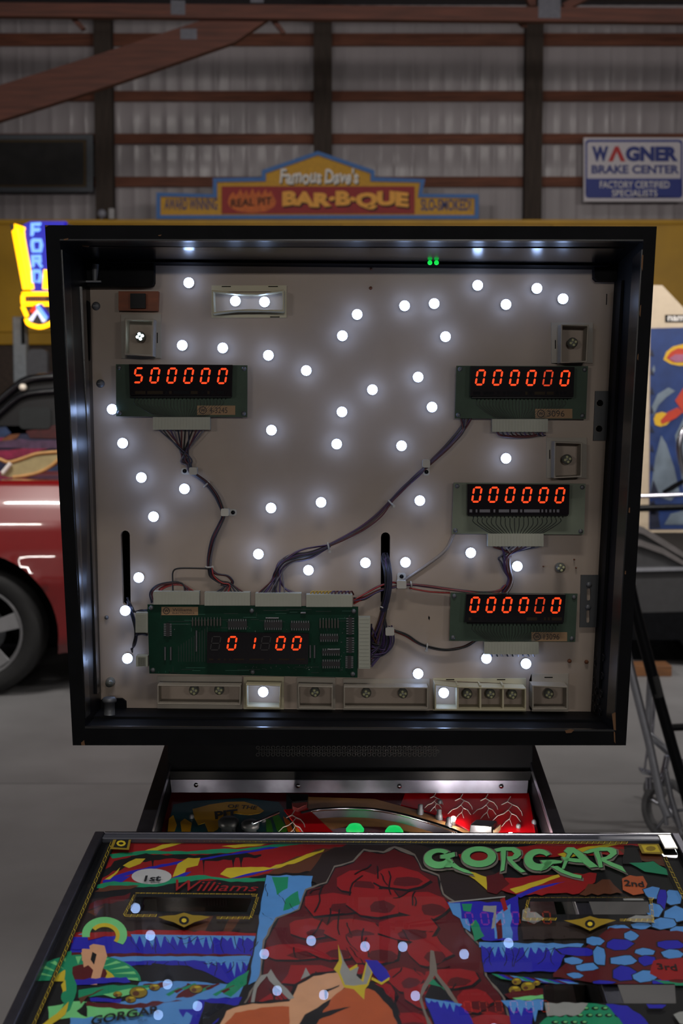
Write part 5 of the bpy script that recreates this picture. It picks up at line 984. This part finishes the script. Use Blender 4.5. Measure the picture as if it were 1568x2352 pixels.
# green fans, arch and low red hills at far left
A('G', [(196 + 128 * math.cos(a), 2254 + 62 * math.sin(a)) for a in [math.pi + math.pi * i / 16 for i in range(17)]] + [(300, 2250), (160, 2250)])
for i in range(11):
    a = math.pi * 1.08 + i * .27; A('M', [(196 + 70 * math.cos(a), 2254 + 40 * math.sin(a)), (196 + 122 * math.cos(a + .05), 2254 + 58 * math.sin(a + .05)), (196 + 122 * math.cos(a + .17), 2254 + 58 * math.sin(a + .17))])
A('Y', [(196 + 70 * math.cos(a), 2254 + 36 * math.sin(a)) for a in [math.pi + math.pi * i / 12 for i in range(13)]] + [(266, 2254), (126, 2254)]); A('D', ell(200, 2236, 46, 22, 16)); A('T', [(188, 2180), (214, 2168), (240, 2172), (246, 2196), (236, 2226), (222, 2262), (208, 2262), (214, 2228), (200, 2214), (188, 2206)], 3); A('K', [(212, 2186), (222, 2192), (216, 2216), (208, 2204)], 2); A('T', [(186, 2188), (204, 2180), (208, 2214), (192, 2222)], 3)
A('B', [(150, 2250), (290, 2244), (300, 2256), (150, 2262)], 2); A('R', [(160, 2150), (240, 2140), (240, 2150), (200, 2160), (160, 2166)], 2); A('B', [(168, 2152), (200, 2150), (206, 2180), (164, 2180)], 2)
ar = [(232, 2134, 60, 30)]
A('M', [(240 + 52 * math.cos(a), 2146 + 40 * math.sin(a)) for a in [math.pi * (.95 + 1.25 * i / 20) for i in range(21)]] + [(240 + 34 * math.cos(a), 2148 + 27 * math.sin(a)) for a in [math.pi * (.95 + 1.25 * i / 20) for i in range(20, -1, -1)]])
A('Y', [(240 + 35 * math.cos(a), 2148 + 28 * math.sin(a)) for a in [math.pi * (1.2 + 1.0 * i / 16) for i in range(17)]] + [(240 + 26 * math.cos(a), 2149 + 20 * math.sin(a)) for a in [math.pi * (1.2 + 1.0 * i / 16) for i in range(16, -1, -1)]])
A('G', [(154, 2186), (164, 2184), (166, 2236), (176, 2262), (172, 2290), (160, 2320), (120, 2352), (96, 2356), (140, 2320), (152, 2290), (148, 2250)], 2); A('Y', [(140, 2262), (150, 2250), (152, 2274), (140, 2296), (144, 2276)], 1); A('Y', [(90, 2358), (130, 2328), (158, 2300), (150, 2330), (110, 2360)], 1); A('G', ell(150, 2290, 10, 14, 12))
A('N', [(180, 2292), (240, 2270), (200, 2290), (186, 2306)], 2); A('K', [(176, 2322), (196, 2300), (200, 2336), (186, 2330)], 3)
# great red rock mass in the middle
A('P', [(740, 1960), (800, 1936), (960, 1940), (1010, 1962), (1150, 2010), (1160, 2090), (1060, 2078), (760, 2072), (700, 2010)], 5)
A('L', [(612, 2010), (718, 2012), (712, 2072), (680, 2090), (640, 2112), (610, 2180), (598, 2250), (570, 2262), (590, 2150), (598, 2090)], 2); A('G', [(624, 2014), (662, 2014), (660, 2040), (636, 2056)], 2); A('G', [(655, 2066), (684, 2046), (690, 2076), (650, 2092)], 2); 
for i in range(9): crack(610 + (i % 3) * 30 - i * 3, 2030 + i * 22, 30, 40 + i)
rock = [(548, 2360), (570, 2300), (604, 2240), (612, 2160), (640, 2110), (690, 2090), (706, 2046), (752, 2030), (770, 1994), (812, 1982), (836, 1956), (880, 1962), (905, 1950), (950, 1968), (966, 2000), (1004, 2014), (1014, 2056), (1050, 2080), (1066, 2140), (1104, 2180), (1110, 2240), (1150, 2290), (1160, 2330), (1180, 2362)]
A('A', [(865 + (x - 865) * 1.035, 2180 + (y - 2180) * 1.03) for x, y in rock], 2, 3); A('K', [(865 + (x - 865) * 1.015, 2180 + (y - 2180) * 1.012) for x, y in rock], 2, 3); A('D', rock, 2, 3)
r3 = random.Random(21)
def inside_(x, y, P):
    c = False
    for (x0, y0), (x1, y1) in zip(P, P[1:] + P[:1]):
        if (y0 > y) != (y1 > y) and x < (x1 - x0) * (y - y0) / (y1 - y0) + x0: c = not c
    return c
for gy in range(1970, 2360, 54):
    for gx in range(560, 1170, 104):
        x = gx + r3.uniform(-16, 16) + (52 if (gy // 54) % 2 else 0); y = gy + r3.uniform(-9, 9); rx = r3.uniform(46, 74); ry = r3.uniform(22, 36)
        if inside_(x - rx * .7, y, rock) and inside_(x + rx * .7, y, rock): (stone('K', x + 3, y + 4, rx * 1.05, ry * 1.06, int(x + y), 9), stone('R', x, y, rx, ry, int(x + y), 9), stone('D', x + rx * .3, y + ry * .35, rx * .5, ry * .45, int(x + y) + 1, 8))
for i in range(46):
    x = r3.uniform(600, 1100); y = r3.uniform(1970, 2340)
    if inside_(x, y, rock) and inside_(x + 20, y + 14, rock): crack(x, y, r3.uniform(22, 60), i + 300, 2.2)
A('A', [(988, 2182), (996, 2184), (1004, 2236), (1030, 2268), (1056, 2310), (1050, 2314), (1020, 2276), (998, 2240), (978, 2270), (968, 2290), (980, 2330), (996, 2362), (984, 2362), (962, 2296), (970, 2264), (986, 2236)], 1)
A('K', [(1000, 2244), (1020, 2270), (1050, 2314), (1060, 2330), (1100, 2362), (998, 2362), (984, 2330), (974, 2292), (984, 2270)], 1); A('G', [(994, 2248), (1022, 2276), (1018, 2268), (984, 2260)], 1); A('B', [(976, 2296), (1040, 2300), (1074, 2324), (1090, 2362), (1000, 2362)], 2); drips('L', 976, 1060, 2292, 2306, 4, 22, 6, 14)
# tan boulders at the bottom with grey and gold crystals
A('K', [(492, 2366), (512, 2320), (560, 2304), (660, 2294), (676, 2260), (716, 2236), (780, 2226), (830, 2240), (880, 2270), (912, 2316), (926, 2366)], 2); A('T', [(500, 2362), (520, 2322), (566, 2308), (664, 2300), (684, 2262), (720, 2242), (784, 2232), (800, 2256), (770, 2290), (700, 2330), (680, 2362)], 2); A('O', [(508, 2362), (540, 2326), (600, 2314), (664, 2312), (664, 2362)], 2); A('O', [(760, 2294), (800, 2262), (860, 2276), (900, 2320), (914, 2362), (720, 2362)], 3); A('K', [(720, 2330), (760, 2320), (806, 2312), (760, 2332), (724, 2346)], 2); A('K', [(744, 2274), (780, 2262), (778, 2266), (752, 2278), (750, 2296), (746, 2294)], 1)
A('Y', [(776, 2168), (786, 2206), (800, 2226), (820, 2214), (822, 2228), (812, 2240), (830, 2250), (842, 2204), (856, 2232), (846, 2262), (838, 2272), (836, 2296), (812, 2272), (790, 2268), (776, 2236), (766, 2226), (778, 2206)]); A('S', [(780, 2178), (790, 2208), (804, 2230), (824, 2220), (818, 2240), (834, 2256), (843, 2210), (852, 2234), (842, 2260), (812, 2264), (792, 2262), (780, 2232), (786, 2210)])
A('B', [(838, 2204), (866, 2206), (888, 2228), (896, 2244), (876, 2262), (858, 2238)], 1); A('Y', [(854, 2244), (876, 2256), (894, 2244), (894, 2250), (876, 2262), (852, 2250)]); A('S', [(612, 2240), (622, 2226), (634, 2246), (660, 2272), (676, 2292), (664, 2296), (640, 2272), (618, 2252)], 2); A('S', [(690, 2250), (702, 2222), (712, 2240)], 1); A('S', [(600, 2240), (616, 2236), (590, 2270), (584, 2302), (576, 2302), (584, 2262)], 1)
# right side: pillars, cliffs, boulders
A('B', [(1026, 2072), (1150, 2072), (1190, 2056), (1190, 2160), (1110, 2160), (1060, 2110)], 2); A('L', [(1028, 2074), (1056, 2074), (1060, 2112), (1040, 2100)], 1); A('L', [(1130, 2110), (1150, 2092), (1172, 2076), (1176, 2158), (1136, 2156)], 3); A('G', [(1060, 2076), (1084, 2076), (1080, 2094), (1064, 2092)], 1); A('G', [(1080, 2124), (1092, 2112), (1112, 2150), (1090, 2162)], 2); A('R', [(1148, 2066), (1158, 2060), (1166, 2088), (1156, 2094)], 1); A('L', [(1056, 2110), (1074, 2110), (1080, 2140), (1064, 2130)], 2); A('D', [(1138, 2122), (1150, 2110), (1154, 2154), (1142, 2158)], 1)
A('S', [(1110, 2080), (1140, 2080), (1136, 2130), (1128, 2134), (1134, 2096), (1108, 2092)], 1); A('S', [(1030, 2071), (1160, 2058), (1160, 2061), (1030, 2074)])
A('R', [(1052, 1962), (1240, 1938), (1460, 1932), (1470, 1940), (1440, 1962), (1300, 1966), (1060, 1980)], 2); A('R', [(1160, 2016), (1260, 2010), (1370, 2006), (1366, 2026), (1330, 2052), (1200, 2056), (1150, 2044)], 3); A('Y', [(1170, 2042), (1200, 2034), (1282, 2008), (1286, 2014), (1220, 2038), (1184, 2052)], 1); A('B', [(1184, 2056), (1230, 2036), (1300, 2024), (1240, 2042), (1194, 2062)], 1); A('N', [(1330, 2054), (1350, 2030), (1400, 2020), (1430, 2052)], 4); A('Y', [(1280, 1962), (1350, 1944), (1440, 1934), (1400, 1944), (1300, 1972)], 1); A('Y', [(1060, 2000), (1090, 2004), (1140, 2020), (1150, 2040), (1120, 2046), (1090, 2020)], 4); A('D', [(1116, 2012), (1150, 2000), (1170, 2030), (1140, 2054), (1118, 2048)], 4)
A('N', [(1420, 1950), (1470, 1946), (1520, 1968), (1528, 1990), (1470, 1976)], 6); A('K', [(1432, 1942), (1466, 1944), (1476, 1984), (1430, 1984)], 3); A('G', [(1444, 1982), (1500, 1978), (1530, 1996), (1534, 2010), (1480, 2002)], 1.5); A('O', [(1428, 2018), (1446, 2010), (1476, 2012), (1486, 2030), (1478, 2052), (1454, 2056), (1430, 2044)], 2)
A('P', [(1196, 2116), (1480, 2118), (1380, 2156), (1200, 2158)], 2)
for c, x, y, rx, ry in (('L', 1500, 2050, 24, 16), ('L', 1545, 2062, 24, 18), ('B', 1520, 2066, 13, 26), ('L', 1500, 2090, 22, 18), ('L', 1550, 2100, 26, 22), ('L', 1524, 2120, 34, 14), ('L', 1560, 2140, 24, 16), ('L', 1470, 2128, 24, 9), ('L', 1420, 2132, 30, 9)): stone('K', x, y, rx * 1.12, ry * 1.14, int(x)); stone(c, x, y, rx, ry, int(x))
A('L', [(1100, 2164), (1340, 2168), (1330, 2180), (1100, 2176)], 2); A('B', [(1104, 2172), (1310, 2174), (1276, 2232), (1112, 2232)], 2); drips('L', 1106, 1310, 2170, 2174, 6, 30, 11, 17)
for x in range(1112, 1290, 20): crack(x, 2176, 46, x + 7)
A('D', [(1270, 2236), (1400, 2130), (1568, 2140), (1700, 2200), (1700, 2262), (1400, 2262), (1270, 2244)], 2)
for i, (c, x, y, rx, ry) in enumerate((('L', 1366, 2162, 22, 11), ('B', 1326, 2186, 46, 11), ('B', 1420, 2170, 34, 15), ('L', 1450, 2150, 18, 13), ('L', 1376, 2196, 17, 22), ('L', 1346, 2222, 28, 11), ('L', 1316, 2206, 22, 9), ('L', 1434, 2206, 34, 13), ('B', 1432, 2236, 28, 18), ('L', 1480, 2186, 26, 9), ('B', 1484, 2206, 22, 12), ('B', 1540, 2170, 36, 12), ('L', 1544, 2190, 26, 12), ('L', 1478, 2244, 30, 15), ('L', 1320, 2240, 20, 7), ('B', 1520, 2256, 26, 8), ('L', 1620, 2190, 40, 16), ('B', 1640, 2230, 40, 16), ('B', 1290, 2256, 30, 6), ('B', 1384, 2256, 30, 5))): stone('K', x, y, rx * 1.12, ry * 1.15, i); stone(c, x, y, rx, ry, i)
A('R', [(1500, 2206), (1560, 2200), (1620, 2210), (1640, 2246), (1520, 2252), (1492, 2236)], 2); A('G', [(1490, 2248), (1560, 2258), (1640, 2256), (1640, 2261), (1540, 2264)], 1)
for i in range(12): A(('G', 'B', 'D', 'L')[i % 4], [(1128 + i * 14, 2236 + i * 1.4), (1160 + i * 15, 2240 + i * 1.6), (1190 + i * 14, 2254 + i), (1150 + i * 14, 2248 + i)])
for x, y, r in ((1186, 2254, 11), (1182, 2274, 14), (1212, 2266, 16), (1232, 2258, 8)): A('K', ell(x, y, r * 1.1, r * .8, 14)); A('E', ell(x, y, r, r * .7, 14)); A('N', ell(x - r * .3, y + r * .2, r * .35, r * .25, 10)); A('Y', ell(x + r * .1, y - r * .4, r * .5, r * .15, 10))
A('D', [(1158, 2284), (1246, 2270), (1248, 2290), (1170, 2294)], 3); A('M', [(1176, 2292), (1246, 2284), (1248, 2294), (1190, 2298)], 2); A('L', [(1150, 2298), (1248, 2296), (1246, 2320), (1170, 2318)], 2); A('B', [(1166, 2310), (1230, 2312), (1220, 2362), (1176, 2362)], 2); drips('L', 1168, 1236, 2308, 2310, 8, 40, 4, 23)
A('G', [(1250, 2340), (1280, 2318), (1350, 2304), (1400, 2310), (1430, 2340), (1440, 2362), (1230, 2362)], 2)
for i in range(20): x = 1256 + (i % 8) * 22 + (i // 8) * 9; y = 2316 + (i // 8) * 16; A('K', ell(x, y, 9, 4.5, 7)); A('M', ell(x + 2, y - 1, 5, 2.2, 6))
A('B', [(1390, 2306), (1440, 2310), (1470, 2330), (1500, 2362), (1440, 2362)], 2); A('B', [(1484, 2306), (1530, 2308), (1520, 2316), (1490, 2316)], 1)
# flaked off paint
A('S', [(1200, 2090), (1212, 2084), (1232, 2096), (1250, 2110), (1226, 2122), (1198, 2114)], 3); A('S', [(1436, 2112), (1460, 2102), (1500, 2100), (1500, 2120), (1474, 2118)], 3); A('S', [(1250, 2303), (1350, 2304), (1330, 2330), (1256, 2334)], 3); A('S', [(1430, 2064), (1476, 2064), (1480, 2070), (1434, 2071)], 1); A('S', [(1546, 2330), (1600, 2310), (1600, 2370), (1560, 2350)], 3)
# gold chain borders
def chain(P, wd=5.):
    for (x0, y0), (x1, y1) in zip(P, P[1:]):
        L_ = math.hypot(x1 - x0, y1 - y0); n = max(1, int(L_ / 13)); ux_, uy_ = (x1 - x0) / L_, (y1 - y0) / L_; g = L_ / n
        for i in range(n):
            for o in (-.5, .5):
                a = i * g + 1; b = a + g * .72; cx_, cy_ = -uy_ * wd * o, ux_ * wd * o; q = .9
                A('E', [(x0 + ux_ * a + cx_ - uy_ * q, y0 + uy_ * a + cy_ + ux_ * q), (x0 + ux_ * b + cx_ - uy_ * q, y0 + uy_ * b + cy_ + ux_ * q), (x0 + ux_ * b + cx_ + uy_ * q, y0 + uy_ * b + cy_ - ux_ * q), (x0 + ux_ * a + cx_ + uy_ * q, y0 + uy_ * a + cy_ - ux_ * q)])
            a = i * g + g * .78; A('Y', [(x0 + ux_ * a - uy_ * 3, y0 + uy_ * a + ux_ * 3), (x0 + ux_ * (a + 3) + uy_ * 3, y0 + uy_ * (a + 3) - ux_ * 3), (x0 + ux_ * (a + 4.5) + uy_ * 3, y0 + uy_ * (a + 4.5) - ux_ * 3), (x0 + ux_ * (a + 1.5) - uy_ * 3, y0 + uy_ * (a + 1.5) + ux_ * 3)])
A('K', [(262, 1925), (268, 1925), (78, 2360), (66, 2360)])
chain([(258, 1932), (212, 2040), (160, 2160), (120, 2256), (76, 2356)]); chain([(300, 1928), (800, 1932), (1440, 1936)], 3.4); chain([(1526, 1968), (1560, 2040), (1600, 2130)])
A('E', [(262, 1923), (302, 1923), (296, 1952), (252, 1950)]); A('K', [(268, 1927), (296, 1927), (291, 1948), (260, 1946)]); A('Y', ell(278, 1937, 11, 7, 8)); A('K', ell(278, 1937, 6, 3, 8))
A('E', [(1464, 1938), (1512, 1938), (1524, 1962), (1474, 1960)]); A('Y', [(1472, 1941), (1508, 1941), (1516, 1957), (1480, 1957)]); A('E', ell(1494, 1949, 12, 6, 8))
for wq, lo in ((windows[0], 1), (windows[1], 1)):
    (a, b, c, d) = wq; chain([(a[0] - 4, a[1] - 7), (b[0] + 12, b[1] - 7)], 4); chain([(b[0] + 14, b[1] - 4), (c[0] + 10, c[1] + 14)], 4) if wq is windows[0] else chain([(1494, 2064), (1500, 2118)], 4); chain([(a[0] - 4, a[1] - 5), (d[0] - 14, d[1] + 12)], 4); chain([(d[0] - 12, d[1] + 13), (d[0] + 60, d[1] + 13)], 3.4); chain([(c[0] - 70, c[1] + 15), (c[0] + 8, c[1] + 15)], 3.4)
    cx_ = (d[0] + c[0]) / 2 - (0 if wq is windows[1] else 10); cy_ = d[1] + 24; A('E', [(cx_ - 60, cy_ - 8), (cx_ - 20, cy_ - 12), (cx_, cy_ - 18), (cx_ + 20, cy_ - 12), (cx_ + 60, cy_ - 8), (cx_ + 24, cy_ + 4), (cx_, cy_ + 16), (cx_ - 24, cy_ + 4)], 1.5); A('K', ell(cx_, cy_, 12, 10, 10)); A('Y', ell(cx_, cy_, 6, 5, 8))
import bmesh
ao = art.build('artwork', AM, bgl, gp(800, 2100, -.006))
bm = bmesh.new(); bm.from_mesh(ao.data); off = WL[ao.name]      # cut the score windows out of the print
for wq in windows:
    P = [gp(x, y, -.005) - off for x, y in wq]; ctr = sum(P, Vector()) / 4; pl_ = []
    for a, b in zip(P, P[1:] + P[:1]):
        nn = (b - a).cross(n_pl).normalized()
        if nn.dot(ctr - a) > 0: nn = -nn
        pl_.append((a, nn))
    for a, nn in pl_:
        near = [f for f in bm.faces if (f.calc_center_median() - ctr).length < .25]
        ge = set(near) | {e for f in near for e in f.edges} | {v for f in near for v in f.verts}
        bmesh.ops.bisect_plane(bm, geom=list(ge), plane_co=a, plane_no=nn, dist=1e-7)
    bmesh.ops.delete(bm, geom=[f for f in bm.faces if all((f.calc_center_median() - a).dot(nn) < -1e-6 for a, nn in pl_)], context='FACES')
bm.to_mesh(ao.data); bm.free()
print('LAYERS', LAY[0])
# lettering
ink_m = dict(zip(AK, AM))
def ltr(name, body, box, k, h=-.0034, bold=.0, shear=0., sp=1., warp=None):
    m = M(); text(m, body, box, lambda x, y: gp(x, y, h), 0, bold, shear, sp, warp); m.build(name, ink_m[k], bgl, gp(box[0] if not isinstance(box[0], tuple) else box[0][0], 2100, h))
ltr('lettering', '1st', [(334, 2011), (372, 2009), (368, 2024), (330, 2025)], 'K', bold=.03)
ltr('lettering', 'Williams', [(404, 2020), (594, 2032), (592, 2047), (400, 2046)], 'R', bold=.0, shear=.3, warp=lambda s, t: (s, t))
ltr('lettering', '2nd', [(1432, 2020), (1476, 2024), (1480, 2037), (1434, 2034)], 'K', bold=.02); ltr('lettering', '3rd', [(1506, 2212), (1552, 2214), (1556, 2230), (1510, 2226)], 'K', bold=.02)
ltr('lettering', 'GORGAR', [(212, 2334), (366, 2308), (368, 2326), (206, 2356)], 'K', bold=.03, warp=lambda s, t: (s, t)); ltr('lettering', 'WMS INC.', [(316, 2342), (340, 2339), (340, 2345), (316, 2348)], 'K')
# title letters: mint with a grey outline
def c6(x, y): return (1120 + x / 3.5, 1890 + y / 3.5)
def c5(x, y): return (760 + x / 3.92, 1890 + y / 3.92)
def ringarc(cx, cy, rx, ry, tx, ty, a0, a1, n=22):
    o = [(cx + rx * math.cos(math.radians(a0 + (a1 - a0) * i / n)), cy + ry * math.sin(math.radians(a0 + (a1 - a0) * i / n))) for i in range(n + 1)]
    i_ = [(cx + tx + (rx * .52) * math.cos(math.radians(a0 + (a1 - a0) * i / n)), cy + ty + (ry * .46) * math.sin(math.radians(a0 + (a1 - a0) * i / n))) for i in range(n + 1)]
    return o + i_[::-1]
TL = []
TL.append(('G', [ringarc(*c5(965, 320), 33, 23, 2, -3, 20, 318), [c5(*p) for p in [(985, 290), (1112, 262), (1118, 300), (1070, 318), (1100, 350), (1080, 400), (1010, 400), (1050, 350), (1030, 322), (985, 322)]], [c5(*p) for p in [(1060, 380), (1110, 360), (1160, 400), (1240, 430), (1280, 462), (1200, 446), (1130, 416)]]]))
TL.append(('O', [ringarc(*c5(1330, 305), 40, 24, 0, -2, 0, 360)]))
TL.append(('R', [[c6(*p) for p in [(52, 210), (120, 194), (210, 194), (262, 222), (268, 256), (236, 286), (196, 298), (250, 350), (304, 392), (268, 398), (216, 364), (160, 300), (150, 270), (196, 268), (214, 246), (190, 224), (140, 222), (70, 232)]], [c6(*p) for p in [(104, 226), (146, 222), (142, 300), (132, 380), (100, 392), (110, 310)]]]))
TL.append(('G', [ringarc(*c6(404, 296), 32, 25, 4, -2, 10, 330), [c6(*p) for p in [(420, 300), (520, 296), (600, 306), (590, 322), (520, 330), (470, 372), (420, 388), (456, 340)]], [c6(*p) for p in [(500, 350), (560, 346), (620, 384), (690, 410), (752, 422), (752, 448), (680, 434), (590, 400)]]]))
TL.append(('A', [[c6(*p) for p in [(612, 226), (640, 196), (690, 196), (760, 244), (820, 300), (888, 352), (820, 360), (770, 326), (716, 270), (684, 238), (660, 270), (632, 330), (614, 370), (592, 368), (612, 310), (640, 248)]], [c6(*p) for p in [(590, 272), (660, 282), (740, 290), (770, 320), (700, 316), (610, 300)]]]))
TL.append(('R', [[c6(*p) for p in [(758, 240), (820, 212), (900, 196), (990, 196), (1032, 216), (1036, 248), (990, 284), (950, 298), (1010, 322), (1080, 350), (1112, 400), (1060, 376), (980, 342), (912, 306), (900, 282), (950, 272), (984, 246), (960, 224), (880, 226), (800, 246)]], [c6(*p) for p in [(850, 230), (892, 226), (912, 290), (924, 356), (892, 360), (880, 300)]]]))
for nm, shapes in TL:
    allp = [p for s in shapes for p in s]; cx_ = sum(p[0] for p in allp) / len(allp); cy_ = sum(p[1] for p in allp) / len(allp)
    m = M()
    for s in shapes:
        sx = sum(p[0] for p in s) / len(s); sy = sum(p[1] for p in s) / len(s)
        m.poly([gp(x + 3.5 * (1 if x > sx else -1) + 1.5, y + 3 * (1 if y > sy else -1) + 3, -.0037) for x, y in s], 0)
        m.poly([gp(x + 2, y + 2, -.0036) for x, y in s], 1); m.poly([gp(x, y, -.0034) for x, y in s], 2)
    m.build('title_letter', [ink_m['A'], ink_m['K'], ink_m['M']], bgl, gp(cx_, cy_, -.0034))
